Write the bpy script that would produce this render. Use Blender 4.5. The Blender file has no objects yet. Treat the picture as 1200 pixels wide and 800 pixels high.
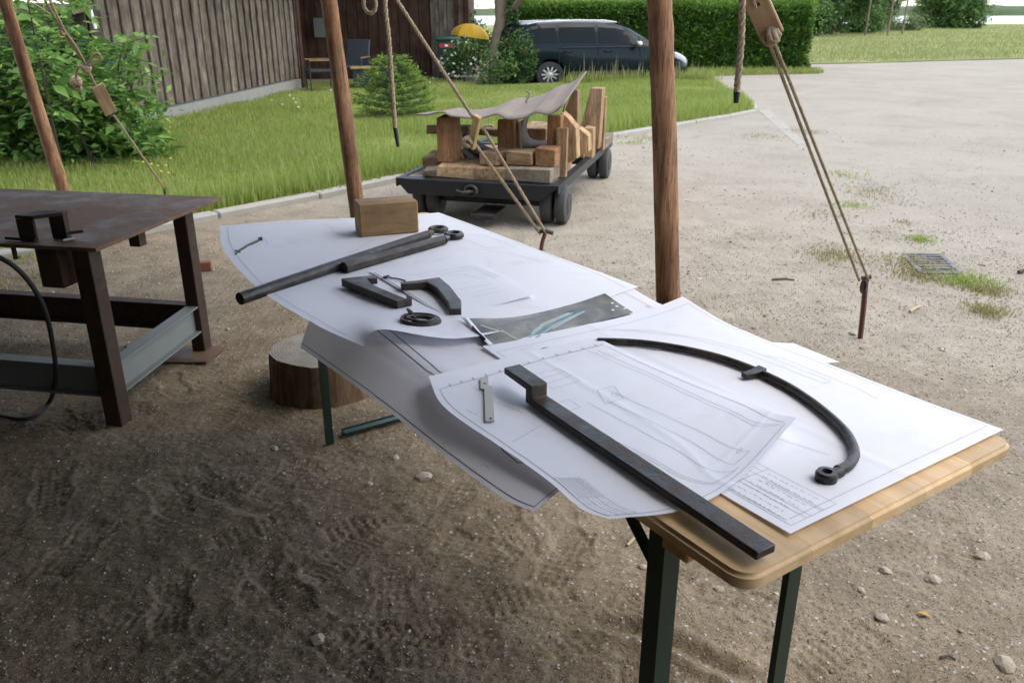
import bpy, bmesh, math, random
import numpy as np
from mathutils import Vector, Matrix

random.seed(7)
rng = np.random.default_rng(7)
sc = bpy.context.scene
COL = sc.collection
PI = math.pi

# ------------------------------------------------------------------ camera
CAM_H = 1.47                       # eye height, metres
PITCH = math.radians(21.66)
FPX = 969.0                        # focal length in photograph pixels (1200 wide)
cam_d = bpy.data.cameras.new('camera')
cam = bpy.data.objects.new('camera', cam_d)
COL.objects.link(cam)
cam.location = (0, 0, CAM_H)
cam.rotation_euler = (PI / 2 - PITCH, 0, 0)
cam_d.sensor_width = 36
cam_d.lens = FPX / 1200 * 36
cam_d.clip_start = 0.02
cam_d.clip_end = 6000
cam_d.dof.use_dof = True
cam_d.dof.focus_distance = 1.9
cam_d.dof.aperture_fstop = 9.0
sc.camera = cam

# ------------------------------------------------------------------ sky, sun, exposure
SUN_EL, SUN_AZ = 60, 92            # degrees; azimuth clockwise from +Y
world = bpy.data.worlds.new('World')
sc.world = world
world.use_nodes = True
wn = world.node_tree
for n in list(wn.nodes):
    wn.nodes.remove(n)
w_out = wn.nodes.new('ShaderNodeOutputWorld')
w_bg = wn.nodes.new('ShaderNodeBackground')
w_sky = wn.nodes.new('ShaderNodeTexSky')
w_sky.sky_type = 'NISHITA'
w_sky.sun_disc = False
w_sky.sun_elevation = math.radians(SUN_EL)
w_sky.sun_rotation = math.radians(SUN_AZ)
w_sky.air_density = 1.0
w_sky.dust_density = 0.8
w_sky.ozone_density = 1.0
w_hsv = wn.nodes.new('ShaderNodeHueSaturation')      # thin high cloud: a paler sky
w_hsv.inputs['Saturation'].default_value = 0.55
wn.links.new(w_sky.outputs['Color'], w_hsv.inputs['Color'])
wn.links.new(w_hsv.outputs['Color'], w_bg.inputs['Color'])
w_bg.inputs['Strength'].default_value = 0.15
wn.links.new(w_bg.outputs['Background'], w_out.inputs['Surface'])

sun_d = bpy.data.lights.new('sun', 'SUN')
sun = bpy.data.objects.new('sun', sun_d)
COL.objects.link(sun)
sun_d.energy = 0.5
sun_d.angle = math.radians(42)
sun_d.color = (1.0, 0.88, 0.70)
_el, _az = math.radians(SUN_EL), math.radians(SUN_AZ)
_dir = Vector((math.sin(_az) * math.cos(_el), math.cos(_az) * math.cos(_el), math.sin(_el)))
sun.rotation_euler = _dir.to_track_quat('Z', 'Y').to_euler()
sun.location = (20, 10, 30)

sc.view_settings.view_transform = 'Standard'
sc.view_settings.look = 'None'
sc.view_settings.gamma = 1
sc.view_settings.use_curve_mapping = False
sc.view_settings.exposure = 1.78
sc.render.engine = 'CYCLES'
sc.cycles.use_denoising = True
sc.cycles.max_bounces = 7
sc.cycles.diffuse_bounces = 4
sc.cycles.transparent_max_bounces = 8
sc.cycles.use_adaptive_sampling = True

# ------------------------------------------------------------------ measuring: photograph pixel -> place in the world
_cp, _sp = math.cos(PITCH), math.sin(PITCH)
def ray(u, v):
    dv = v - 400.0
    return Vector((u - 600.0, FPX * _cp - dv * _sp, -FPX * _sp - dv * _cp))
def G(u, v, z=0.0):
    """the point at height z that is seen at pixel u, v"""
    r = ray(u, v)
    return Vector((0, 0, CAM_H)) + r * ((z - CAM_H) / r.z)
def D(u, v, y):
    """the point at distance y that is seen at pixel u, v"""
    r = ray(u, v)
    return Vector((0, 0, CAM_H)) + r * (y / r.y)

# ------------------------------------------------------------------ mesh helpers
class MB:
    """collects simple shapes; build() links them as ONE mesh object"""
    def __init__(self):
        self.v, self.f, self.m = [], [], []
    def add(self, vs, fs, mi=0):
        o = len(self.v)
        self.v.extend([tuple(p) for p in vs])
        for f in fs:
            self.f.append(tuple(i + o for i in f)); self.m.append(mi)
        return self
    def box(self, c, s, R=None, bev=0.0, mi=0):
        hx, hy, hz = s[0] / 2, s[1] / 2, s[2] / 2
        c = Vector(c)
        vs, fs = [], []
        if bev <= 0:
            for sx in (-1, 1):
                for sy in (-1, 1):
                    for sz in (-1, 1):
                        vs.append(Vector((sx * hx, sy * hy, sz * hz)))
            fs = [(0, 1, 3, 2), (4, 6, 7, 5), (0, 4, 5, 1), (2, 3, 7, 6), (0, 2, 6, 4), (1, 5, 7, 3)]
        else:
            b = min(bev, hx * .9, hy * .9, hz * .9)
            idx = {}
            for sx in (-1, 1):
                for sy in (-1, 1):
                    for sz in (-1, 1):
                        for ax in range(3):
                            p = [sx * (hx - b), sy * (hy - b), sz * (hz - b)]
                            p[ax] = (sx * hx, sy * hy, sz * hz)[ax]
                            idx[(sx, sy, sz, ax)] = len(vs); vs.append(Vector(p))
            S = (-1, 1)
            for s_ in S:
                fs.append([idx[(s_, a, b2, 0)] for a, b2 in ((-1, -1), (1, -1), (1, 1), (-1, 1))])
                fs.append([idx[(a, s_, b2, 1)] for a, b2 in ((-1, -1), (1, -1), (1, 1), (-1, 1))])
                fs.append([idx[(a, b2, s_, 2)] for a, b2 in ((-1, -1), (1, -1), (1, 1), (-1, 1))])
            for a in S:
                for b2 in S:
                    fs.append([idx[(-1, a, b2, 1)], idx[(1, a, b2, 1)], idx[(1, a, b2, 2)], idx[(-1, a, b2, 2)]])
                    fs.append([idx[(a, -1, b2, 0)], idx[(a, 1, b2, 0)], idx[(a, 1, b2, 2)], idx[(a, -1, b2, 2)]])
                    fs.append([idx[(a, b2, -1, 0)], idx[(a, b2, 1, 0)], idx[(a, b2, 1, 1)], idx[(a, b2, -1, 1)]])
                    for s_ in S:
                        fs.append([idx[(a, b2, s_, k)] for k in range(3)])
        if R is not None:
            vs = [R @ p for p in vs]
        return self.add([p + c for p in vs], fs, mi)
    def tube(self, pts, r, n=8, cap=True, closed=False, squash=1.0, mi=0):
        pts = [Vector(p) for p in pts]
        k = len(pts)
        rs = [r] * k if not hasattr(r, '__len__') else list(r)
        tang = []
        for i in range(k):
            a = pts[(i - 1) % k] if (closed or i > 0) else pts[i]
            b = pts[(i + 1) % k] if (closed or i < k - 1) else pts[i]
            t = (b - a)
            tang.append(t.normalized() if t.length > 1e-9 else Vector((0, 0, 1)))
        up = Vector((0, 0, 1)) if abs(tang[0].z) < .9 else Vector((1, 0, 0))
        nrm = (up - tang[0] * up.dot(tang[0])).normalized()
        vs = []
        for i in range(k):
            nrm = (nrm - tang[i] * nrm.dot(tang[i]))
            nrm = nrm.normalized() if nrm.length > 1e-6 else tang[i].orthogonal().normalized()
            bi = tang[i].cross(nrm)
            for j in range(n):
                a = 2 * PI * (j + .5) / n
                vs.append(pts[i] + nrm * (math.cos(a) * rs[i] * squash) + bi * (math.sin(a) * rs[i]))
        fs = []
        for i in range(k if closed else k - 1):
            for j in range(n):
                i2 = (i + 1) % k
                fs.append((i * n + j, i * n + (j + 1) % n, i2 * n + (j + 1) % n, i2 * n + j))
        if cap and not closed:
            fs.append(tuple(range(n - 1, -1, -1)))
            fs.append(tuple((k - 1) * n + j for j in range(n)))
        return self.add(vs, fs, mi)
    def prism(self, poly, ext, mi=0):
        poly = [Vector(p) for p in poly]; ext = Vector(ext)
        n = len(poly)
        vs = poly + [p + ext for p in poly]
        fs = [tuple(range(n - 1, -1, -1)), tuple(range(n, 2 * n))]
        for i in range(n):
            fs.append((i, (i + 1) % n, n + (i + 1) % n, n + i))
        return self.add(vs, fs, mi)
    def lathe(self, prof, n=24, c=(0, 0, 0), R=None, mi=0, caps=True):
        """prof: (radius, height) pairs turned round the z axis"""
        c = Vector(c); vs = []
        for (r, z) in prof:
            for j in range(n):
                a = 2 * PI * j / n
                p = Vector((r * math.cos(a), r * math.sin(a), z))
                vs.append((R @ p if R is not None else p) + c)
        fs = []
        for i in range(len(prof) - 1):
            for j in range(n):
                fs.append((i * n + j, i * n + (j + 1) % n, (i + 1) * n + (j + 1) % n, (i + 1) * n + j))
        if caps and prof[0][0] > 1e-6: fs.append(tuple(range(n - 1, -1, -1)))
        if caps and prof[-1][0] > 1e-6: fs.append(tuple((len(prof) - 1) * n + j for j in range(n)))
        return self.add(vs, fs, mi)
    def grid(self, P, mi=0):
        """P: array rows x cols x 3"""
        R_, C_ = P.shape[:2]
        vs = [tuple(p) for p in P.reshape(-1, 3)]
        fs = [(i * C_ + j, i * C_ + j + 1, (i + 1) * C_ + j + 1, (i + 1) * C_ + j) for i in range(R_ - 1) for j in range(C_ - 1)]
        return self.add(vs, fs, mi)
    def build(self, name, mats, parent=None, origin=None, smooth=None, M=None, normals=True):
        me = bpy.data.meshes.new(name)
        vs = self.v
        if origin is not None:
            ox, oy, oz = origin
            vs = [(x - ox, y - oy, z - oz) for x, y, z in vs]
        me.from_pydata(vs, [], self.f)
        if not isinstance(mats, (list, tuple)): mats = [mats]
        for m_ in mats: me.materials.append(m_)
        if len(mats) > 1:
            me.polygons.foreach_set('material_index', self.m)
        if normals:
            bm = bmesh.new(); bm.from_mesh(me)
            bmesh.ops.recalc_face_normals(bm, faces=bm.faces)
            bm.to_mesh(me); bm.free()
        if smooth is not None:
            me.shade_smooth()
            if smooth < 179:
                me.set_sharp_from_angle(angle=math.radians(smooth))
        me.update()
        o = bpy.data.objects.new(name, me)
        COL.objects.link(o)
        if parent is not None: o.parent = parent
        if M is not None: o.matrix_local = M
        elif origin is not None and parent is None: o.location = origin
        return o

def np_mesh(name, V, Fq, mat, parent=None, smooth=False):
    """fast mesh: V (n,3), Fq (m,3 or 4) numpy arrays"""
    me = bpy.data.meshes.new(name)
    nv, nf, k = len(V), len(Fq), Fq.shape[1]
    me.vertices.add(nv); me.vertices.foreach_set('co', np.ascontiguousarray(V, dtype=np.float32).ravel())
    me.loops.add(nf * k); me.loops.foreach_set('vertex_index', np.ascontiguousarray(Fq, dtype=np.int32).ravel())
    me.polygons.add(nf)
    me.polygons.foreach_set('loop_start', np.arange(0, nf * k, k, dtype=np.int32))
    me.polygons.foreach_set('loop_total', np.full(nf, k, dtype=np.int32))
    me.materials.append(mat)
    me.update(calc_edges=True)
    if smooth: me.shade_smooth()
    o = bpy.data.objects.new(name, me)
    COL.objects.link(o)
    if parent is not None: o.parent = parent
    return o

def tag(o, label=None, cat=None, group=None, kind=None):
    if label: o['label'] = label
    if cat: o['category'] = cat
    if group: o['group'] = group
    if kind: o['kind'] = kind
    return o
def thing(name, label, cat, loc=(0, 0, 0), rotz=0.0, group=None):
    o = bpy.data.objects.new(name, None)
    COL.objects.link(o)
    o.location = loc; o.rotation_euler = (0, 0, rotz)
    o.empty_display_size = .1
    return tag(o, label, cat, group)
def copy_thing(root, label, loc=None, rotz=None):
    r = root.copy(); COL.objects.link(r)
    r['label'] = label
    if loc is not None: r.location = loc
    if rotz is not None: r.rotation_euler = (0, 0, rotz)
    for ch in list(root.children):
        c = ch.copy(); COL.objects.link(c); c.parent = r
        for g in list(ch.children):
            d = g.copy(); COL.objects.link(d); d.parent = c
    return r
def frame(x, y, z, o):
    """matrix with the given axes and origin"""
    x, y, z = Vector(x), Vector(y), Vector(z)
    return Matrix(((x.x, y.x, z.x, o[0]), (x.y, y.y, z.y, o[1]), (x.z, y.z, z.z, o[2]), (0, 0, 0, 1)))

# ------------------------------------------------------------------ noise on arrays
def _hash(ix, iy, seed):
    h = (ix.astype(np.int64) * 374761393 + iy.astype(np.int64) * 668265263 + seed * 1442695041) & 0xffffffff
    h = ((h ^ (h >> 13)) * 1274126177) & 0xffffffff
    return ((h ^ (h >> 16)) & 0xffff) / 65535.0
def vnoise(x, y, seed=0):
    ix, iy = np.floor(x), np.floor(y)
    fx, fy = x - ix, y - iy
    fx = fx * fx * (3 - 2 * fx); fy = fy * fy * (3 - 2 * fy)
    a, b = _hash(ix, iy, seed), _hash(ix + 1, iy, seed)
    c, d = _hash(ix, iy + 1, seed), _hash(ix + 1, iy + 1, seed)
    return (a + (b - a) * fx) + ((c + (d - c) * fx) - (a + (b - a) * fx)) * fy
def fbm(x, y, octs=4, seed=0):
    s, a, t = 0.0, .5, 0.0
    for i in range(octs):
        s = s + a * vnoise(x * 2 ** i, y * 2 ** i, seed + i * 17); t += a; a *= .5
    return s / t - .5

# ------------------------------------------------------------------ materials
def newmat(name, rough=.7, metal=0.0, spec=None):
    m = bpy.data.materials.new(name); m.use_nodes = True
    nt = m.node_tree; b = nt.nodes['Principled BSDF']
    b.inputs['Roughness'].default_value = rough
    b.inputs['Metallic'].default_value = metal
    if spec is not None: b.inputs['Specular IOR Level'].default_value = spec
    return m, nt, b
def nd(nt, typ, ins=None, **props):
    n = nt.nodes.new(typ)
    for k, v in props.items(): setattr(n, k, v)
    for k, v in (ins or {}).items():
        if isinstance(v, bpy.types.NodeSocket): nt.links.new(v, n.inputs[k])
        else: n.inputs[k].default_value = v
    return n
def c4(c): return (c[0], c[1], c[2], 1)
def ramp(nt, fac, stops, interp='LINEAR'):
    r = nt.nodes.new('ShaderNodeValToRGB'); r.color_ramp.interpolation = interp
    el = r.color_ramp.elements
    while len(el) < len(stops): el.new(.5)
    for e, (p, c) in zip(el, stops):
        e.position = p; e.color = c4(c) if len(c) == 3 else c
    nt.links.new(fac, r.inputs['Fac'])
    return r.outputs['Color']
def mix(nt, fac, a, b, blend='MIX'):
    n = nt.nodes.new('ShaderNodeMix'); n.data_type = 'RGBA'; n.blend_type = blend
    for sock, v in ((n.inputs[0], fac), (n.inputs[6], a), (n.inputs[7], b)):
        if isinstance(v, bpy.types.NodeSocket): nt.links.new(v, sock)
        else: sock.default_value = c4(v) if hasattr(v, '__len__') and len(v) == 3 else v
    return n.outputs[2]
def math_(nt, op, a, b=0.0, c=None, clamp=False):
    n = nt.nodes.new('ShaderNodeMath'); n.operation = op; n.use_clamp = clamp
    for i, v in enumerate((a, b) if c is None else (a, b, c)):
        if isinstance(v, bpy.types.NodeSocket): nt.links.new(v, n.inputs[i])
        else: n.inputs[i].default_value = v
    return n.outputs[0]
def coords(nt, scale=(1, 1, 1), which='Object', jitter=True):
    tc = nt.nodes.new('ShaderNodeTexCoord')
    mp = nd(nt, 'ShaderNodeMapping', {'Vector': tc.outputs[which], 'Scale': scale})
    if jitter:
        oi = nt.nodes.new('ShaderNodeObjectInfo')
        off = nd(nt, 'ShaderNodeVectorMath', {0: oi.outputs['Random'], 1: (37.0, 23.0, 51.0)}, operation='MULTIPLY')
        nt.links.new(off.outputs[0], mp.inputs['Location'])
    return mp.outputs['Vector']
def noise(nt, vec, scale, detail=4, rough=.55, dist=0.0):
    n = nd(nt, 'ShaderNodeTexNoise', {'Vector': vec, 'Scale': scale, 'Detail': detail, 'Roughness': rough, 'Distortion': dist})
    return n.outputs['Fac']
def bump(nt, b, height, strength=.3, dist=.01):
    n = nd(nt, 'ShaderNodeBump', {'Height': height, 'Strength': strength, 'Distance': dist})
    nt.links.new(n.outputs['Normal'], b.inputs['Normal'])
    return n

def wood(name, cols, stretch=14.0, scale=5.0, rough=.7, bstr=.35, knots=False, axis=0, tint=.35, crack=.0):
    """long grain on the local axis; per-object change of tone"""
    m, nt, b = newmat(name, rough, 0, .25)
    s = [stretch] * 3; s[axis] = 1.0
    vec = coords(nt, tuple(s))
    n1 = noise(nt, vec, scale * .35, 6, .62, .6)
    n2 = noise(nt, vec, scale * 1.6, 8, .7, .3)
    f = math_(nt, 'ADD', math_(nt, 'MULTIPLY', n1, .65), math_(nt, 'MULTIPLY', n2, .35))
    k = len(cols)
    col = ramp(nt, f, [(.34 + .32 * i / (k - 1), c) for i, c in enumerate(cols)])
    vec2 = coords(nt, (1, 1, 1))
    blot = noise(nt, vec2, 4.0, 4, .6)
    col = mix(nt, math_(nt, 'MULTIPLY', ramp(nt, blot, [(.42, (0, 0, 0)), (.68, (1, 1, 1))]), .6), col, tuple(x * .45 for x in cols[0]))
    if crack > 0:
        s2 = [stretch * 1.6] * 3; s2[axis] = .9
        nc = noise(nt, coords(nt, tuple(s2)), scale * .5, 3, .5, .2)
        cm_ = ramp(nt, math_(nt, 'ABSOLUTE', math_(nt, 'SUBTRACT', nc, .5)), [(0, (1, 1, 1)), (.022, (0, 0, 0))])
        col = mix(nt, math_(nt, 'MULTIPLY', cm_, crack), col, tuple(x * .3 for x in cols[0]))
    if knots:
        sk = [11.0] * 3; sk[axis] = 5.0
        vk = nd(nt, 'ShaderNodeTexVoronoi', {'Vector': coords(nt, tuple(sk)), 'Scale': 1.0})
        km = ramp(nt, vk.outputs['Distance'], [(.07, (1, 1, 1)), (.20, (0, 0, 0))])
        col = mix(nt, math_(nt, 'MULTIPLY', km, .8), col, tuple(x * .55 for x in cols[0]))
    oi = nt.nodes.new('ShaderNodeObjectInfo')
    val = math_(nt, 'ADD', math_(nt, 'MULTIPLY', oi.outputs['Random'], tint * 2), 1 - tint)
    hs = nd(nt, 'ShaderNodeHueSaturation', {'Color': col, 'Value': val})
    nt.links.new(hs.outputs['Color'], b.inputs['Base Color'])
    bump(nt, b, math_(nt, 'ADD', n2, math_(nt, 'MULTIPLY', n1, .5)), bstr, .004)
    return m
def metal(name, base, rust=None, rust_amt=.5, rough=.5, met=.7, scale=6.0, bstr=.15):
    m, nt, b = newmat(name, rough, met)
    vec = coords(nt)
    n1 = noise(nt, vec, scale, 8, .65, .4)
    n2 = noise(nt, vec, scale * 9, 5, .6)
    n3 = noise(nt, vec, scale * 2.5, 6, .7, .8)
    col = mix(nt, ramp(nt, math_(nt, 'ADD', math_(nt, 'MULTIPLY', n2, .22), math_(nt, 'MULTIPLY', n3, .78)), [(.36, (0, 0, 0)), (.64, (1, 1, 1))]), tuple(x * .5 for x in base), tuple(min(1, x * 1.8) for x in base))
    if rust is not None:
        f = ramp(nt, n1, [(.62 - rust_amt * .35, (0, 0, 0)), (.78 - rust_amt * .3, (1, 1, 1))])
        rc = mix(nt, n2, tuple(x * .55 for x in rust), tuple(x * 1.5 for x in rust))
        col = mix(nt, f, col, rc)
        nt.links.new(math_(nt, 'SUBTRACT', met, math_(nt, 'MULTIPLY', f, met * .8)), b.inputs['Metallic'])
        nt.links.new(math_(nt, 'ADD', rough, math_(nt, 'MULTIPLY', f, .3)), b.inputs['Roughness'])
    nt.links.new(col, b.inputs['Base Color'])
    bump(nt, b, math_(nt, 'ADD', n1, n2), bstr, .002)
    return m
def leafmat(name, dark, mid, light, trans=.35, rough=.55):
    m, nt, b = newmat(name, rough, 0, .3)
    g = nt.nodes.new('ShaderNodeNewGeometry')
    col = ramp(nt, g.outputs['Random Per Island'], [(0, dark), (.55, mid), (1, light)])
    vec = coords(nt, (1, 1, 1), 'Object', False)
    n1 = noise(nt, vec, 1.3, 2)
    col = mix(nt, math_(nt, 'MULTIPLY', n1, .5), col, tuple(x * .6 for x in mid))
    nt.links.new(col, b.inputs['Base Color'])
    tr = nt.nodes.new('ShaderNodeBsdfTranslucent'); nt.links.new(col, tr.inputs['Color'])
    mx = nd(nt, 'ShaderNodeMixShader', {0: trans, 1: b.outputs[0], 2: tr.outputs[0]})
    nt.links.new(mx.outputs[0], nt.nodes['Material Output'].inputs['Surface'])
    return m
def plain(name, col, rough=.6, metal_=0.0, var=.25, scale=8.0, bstr=.1, spec=None):
    m, nt, b = newmat(name, rough, metal_, spec)
    vec = coords(nt)
    n1 = noise(nt, vec, scale, 6, .6)
    nt.links.new(mix(nt, n1, tuple(x * (1 - var) for x in col), tuple(min(1, x * (1 + var)) for x in col)), b.inputs['Base Color'])
    if bstr: bump(nt, b, noise(nt, vec, scale * 6, 5), bstr, .003)
    return m

M = {}
M['pole'] = wood('peeled_log', [(.095, .044, .023), (.26, .130, .066), (.42, .225, .115), (.56, .34, .19)], 14, 7, .68, .7, axis=2, tint=.12, knots=True, crack=.75)
M['table_wood'] = wood('spruce_lacquered', [(.44, .27, .12), (.55, .36, .17), (.63, .44, .23)], 20, 3.0, .42, .08, tint=.06)
M['block_new'] = wood('fresh_block', [(.30, .18, .085), (.40, .25, .12), (.46, .30, .15)], 12, 5, .75, .25, tint=.1, crack=.5)
M['block'] = wood('weathered_oak', [(.19, .108, .052), (.39, .248, .128), (.53, .365, .20)], 10, 6, .85, .5, tint=.28, crack=.8)
M['block_orange'] = wood('fresh_sawn_oak', [(.20, .095, .042), (.35, .175, .08), (.45, .26, .125)], 10, 6, .8, .5, tint=.2, crack=.8)
M['block_grey'] = wood('grey_timber', [(.16, .12, .085), (.26, .205, .145), (.34, .275, .2)], 10, 6, .85, .45, tint=.2, crack=.8)
M['barn_board'] = wood('grey_barn_board', [(.075, .058, .043), (.172, .135, .10), (.265, .218, .168)], 12, 3.5, .9, .5, axis=2, tint=.2, crack=.5)
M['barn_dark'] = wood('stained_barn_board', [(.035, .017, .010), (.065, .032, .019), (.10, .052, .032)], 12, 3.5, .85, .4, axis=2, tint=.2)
M['iron'] = metal('forged_iron', (.026, .024, .022), (.062, .042, .030), .42, .40, .45, 14, .5)
M['iron_worn'] = metal('worn_iron', (.036, .034, .031), (.05, .037, .03), .45, .40, .6, 12, .3)
M['rust'] = metal('rusted_plate', (.115, .074, .047), (.14, .070, .036), .65, .50, .2, 3.5, .25)
M['rust_dark'] = metal('rusted_dark_tube', (.034, .020, .013), (.055, .026, .015), .6, .6, .3, 5, .25)
M['grey_beam'] = plain('primer_beam', (.16, .17, .155), .65, .05, .22, 5, .12)
M['green_paint'] = plain('green_painted_steel', (.008, .028, .020), .35, .2, .3, 12, .1)
M['black_paint'] = plain('black_painted_steel', (.018, .019, .021), .5, .2, .4, 9, .2)
M['rubber'] = plain('worn_rubber', (.055, .053, .05), .8, 0, .35, 10, .25)
M['rubber_dark'] = plain('black_rubber', (.016, .016, .016), .65, 0, .3, 10, .15)
M['steel_key'] = plain('thin_steel', (.34, .31, .255), .42, .55, .12, 30, .05)
M['ink'] = plain('ink', (.035, .037, .05), .8, 0, .2, 30, 0)
M['ink_mid'] = plain('grey_ink', (.14, .145, .17), .8, 0, .2, 30, 0)
M['ink_light'] = plain('pale_ink', (.30, .31, .36), .8, 0, .2, 30, 0)
M['canvas_pale'] = plain('tent_canvas_pale', (.12, .112, .097), .9, 0, .15, 3, .1)
M['canvas'] = plain('tent_canvas', (.05, .048, .042), .9, 0, .2, 3, .1)
M['stone_pale'] = plain('pale_stone', (.34, .285, .215), .9, 0, .3, 14, .4)
M['kerb'] = plain('kerb_concrete', (.35, .33, .285), .92, 0, .22, 9, .35)
M['plinth'] = plain('plinth_concrete', (.24, .23, .205), .95, 0, .25, 4, .4)
M['white_paint'] = plain('white_paint', (.75, .76, .74), .5, 0, .08, 5, .05)

def rope_mat():
    m, nt, b = newmat('hemp_rope', .9, 0, .15)
    vec = coords(nt)
    n1 = noise(nt, vec, 60, 5, .7)
    n2 = noise(nt, vec, 3, 3)
    col = ramp(nt, n1, [(.3, (.24, .175, .11)), (.55, (.42, .33, .22)), (.75, (.56, .47, .34))])
    col = mix(nt, math_(nt, 'MULTIPLY', n2, .5), col, (.20, .15, .10))
    nt.links.new(col, b.inputs['Base Color'])
    bump(nt, b, noise(nt, vec, 250, 3), .5, .002)
    return m
M['rope'] = rope_mat()
def paper_mat(name, c=(.85, .86, .915), smudge=.10):
    m, nt, b = newmat(name, .62, 0, .25)
    vec = coords(nt)
    n1 = noise(nt, vec, 3.0, 4, .6)
    n2 = noise(nt, vec, 9.0, 3, .6)
    sm = ramp(nt, n2, [(.60, (0, 0, 0)), (.80, (1, 1, 1))])
    col = mix(nt, n1, tuple(x * .95 for x in c), c)
    col = mix(nt, math_(nt, 'MULTIPLY', sm, smudge * 2), col, (.50, .44, .36))
    nt.links.new(col, b.inputs['Base Color'])
    tr = nt.nodes.new('ShaderNodeBsdfTranslucent'); nt.links.new(col, tr.inputs['Color'])
    mx = nd(nt, 'ShaderNodeMixShader', {0: .20, 1: b.outputs[0], 2: tr.outputs[0]})
    nt.links.new(mx.outputs[0], nt.nodes['Material Output'].inputs['Surface'])
    bump(nt, b, math_(nt, 'ADD', noise(nt, vec, 5, 3), math_(nt, 'MULTIPLY', n2, .4)), .25, .012)
    return m
M['paper'] = paper_mat('drawing_paper')
M['paper_thin'] = paper_mat('thin_paper', (.84, .84, .90), .03)

# ================================================================== THE GROUND
def in_poly(x, y, poly):
    inside = np.zeros(np.shape(x), bool)
    n = len(poly)
    for i in range(n):
        x1, y1 = poly[i][0], poly[i][1]; x2, y2 = poly[(i + 1) % n][0], poly[(i + 1) % n][1]
        if y1 == y2: continue
        c = ((y1 > y) != (y2 > y)) & (x < (x2 - x1) * (y - y1) / (y2 - y1) + x1)
        inside ^= c
    return inside

def axis_coords(lo, hi, step, far_lo, far_hi, grow=1.08):
    a = list(np.arange(lo, hi, step)); s = step
    x = a[-1]
    while x < far_hi: s *= grow; x += s; a.append(x)
    s = step; x = a[0]; b = []
    while x > far_lo: s *= grow; x -= s; b.append(x)
    return np.array(b[::-1] + a)

gx = axis_coords(-1.75, 1.55, .0068, -2500, 2500)
gy = axis_coords(1.42, 3.35, .0068, -60, 2500)
X, Y = np.meshgrid(gx, gy)
nearf = np.clip(1 - (np.hypot(X, Y) - 4) / 8, 0, 1)
Z = fbm(X * .9, Y * .9, 3, 3) * .035 * np.clip(nearf + .3, 0, 1)
Z += fbm(X * 5, Y * 5, 4, 9) * .007 * nearf
Z += fbm(X * 28, Y * 28, 3, 21) * .007 * nearf
Z += (vnoise(X * 110, Y * 110, 77) - .5) * .0035 * nearf
Z += np.abs(fbm(X * 70, Y * 70, 2, 41)) * .006 * nearf
def footprint(Z, cx, cy, ang, ln=.29, wd=.105, depth=.013, seed=0):
    m = (np.abs(X - cx) < .26) & (np.abs(Y - cy) < .26)
    x, y = X[m] - cx, Y[m] - cy
    a = x * math.cos(ang) + y * math.sin(ang); b = -x * math.sin(ang) + y * math.cos(ang)
    t = a / ln + .5
    w = wd * (.36 + .16 * np.sin(np.clip(t, 0, 1) * PI * 1.9 - .5) ** 2 + .03)
    side = np.abs(b) / w
    e = np.maximum(side, np.abs(t - .5) * 2)
    ins = np.clip((1.0 - e) / .14, 0, 1)
    rim = np.exp(-((e - 1.13) / .1) ** 2)
    pit = .029
    kind = seed % 3
    if kind == 0:
        tread = ((np.sin(a / pit * 2 * PI) > -.2) & (np.sin(b / (pit * .8) * 2 * PI + .6) > -.5)).astype(float)
    elif kind == 1:
        tread = (np.sin(a / pit * 2 * PI + np.abs(b) * 130) > -.1).astype(float)
    else:
        tread = (np.sin(a / .022 * 2 * PI + np.sin(b * 70)) > 0.1).astype(float)
    broken = vnoise(x * 14 + seed * 3.1, y * 14, seed) * 1.3
    Z[m] += -ins * depth * (1 - .72 * tread * np.clip(broken * 1.3, 0, 1)) + rim * depth * .4 * broken
r_ = random.Random(5)
prints = []
for (u, v, ang) in [(200, 705, 1.9), (215, 590, 1.1), (335, 690, 2.2), (300, 615, .6), (540, 570, 1.3), (430, 610, .5), (610, 700, .3), (640, 560, .9),
                    (560, 640, 2.7), (460, 700, 1.7), (90, 640, 1.5), (60, 570, 2.0), (250, 770, .9), (400, 760, 2.4), (150, 540, .4), (690, 740, .6),
                    (330, 560, 1.2), (520, 760, .2), (600, 620, 1.9), (380, 540, .8), (660, 650, 1.2), (980, 760, .5), (1120, 640, 1.0)]:
    p = G(u, v)
    prints.append((p.x, p.y, ang))
for i in range(34):
    prints.append((r_.uniform(-2.0, .75), r_.uniform(1.45, 3.3), r_.uniform(0, PI)))
for i, (px, py, an) in enumerate(prints):
    footprint(Z, px, py, an, r_.uniform(.25, .31), r_.uniform(.10, .125), r_.uniform(.003, .0072), i if r_.random() < .5 else i * 3)
# dragged grooves in the sand
for (a, b, w, d) in [(G(690, 725), G(900, 790), .022, .016), (G(330, 655), G(420, 705), .03, .003), (G(170, 560), G(330, 600), .025, .003)]:
    dx, dy = b.x - a.x, b.y - a.y; L = math.hypot(dx, dy)
    t = ((X - a.x) * dx + (Y - a.y) * dy) / L / L
    dist = ((X - a.x) * dy - (Y - a.y) * dx) / L + .02 * np.sin(t * 5)
    ends = np.clip(t * 6, 0, 1) * np.clip((1 - t) * 6, 0, 1)
    Z += ends * (-np.exp(-(dist / w) ** 2) * d + np.exp(-((np.abs(dist) - w * 2) / w) ** 2) * d * .5)
shore = 118 + np.clip(X - 20, 0, 400) * .25
Z = Z - np.clip((Y - shore) / 14, 0, 1) * 4.0
Z -= np.clip((np.hypot(X, Y) - 12) / 40, 0, 1) * .01
nyg, nxg = X.shape
idx = np.arange(nyg * nxg).reshape(nyg, nxg)
FQ = np.stack([idx[:-1, :-1], idx[:-1, 1:], idx[1:, 1:], idx[1:, :-1]], -1).reshape(-1, 4)

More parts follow.
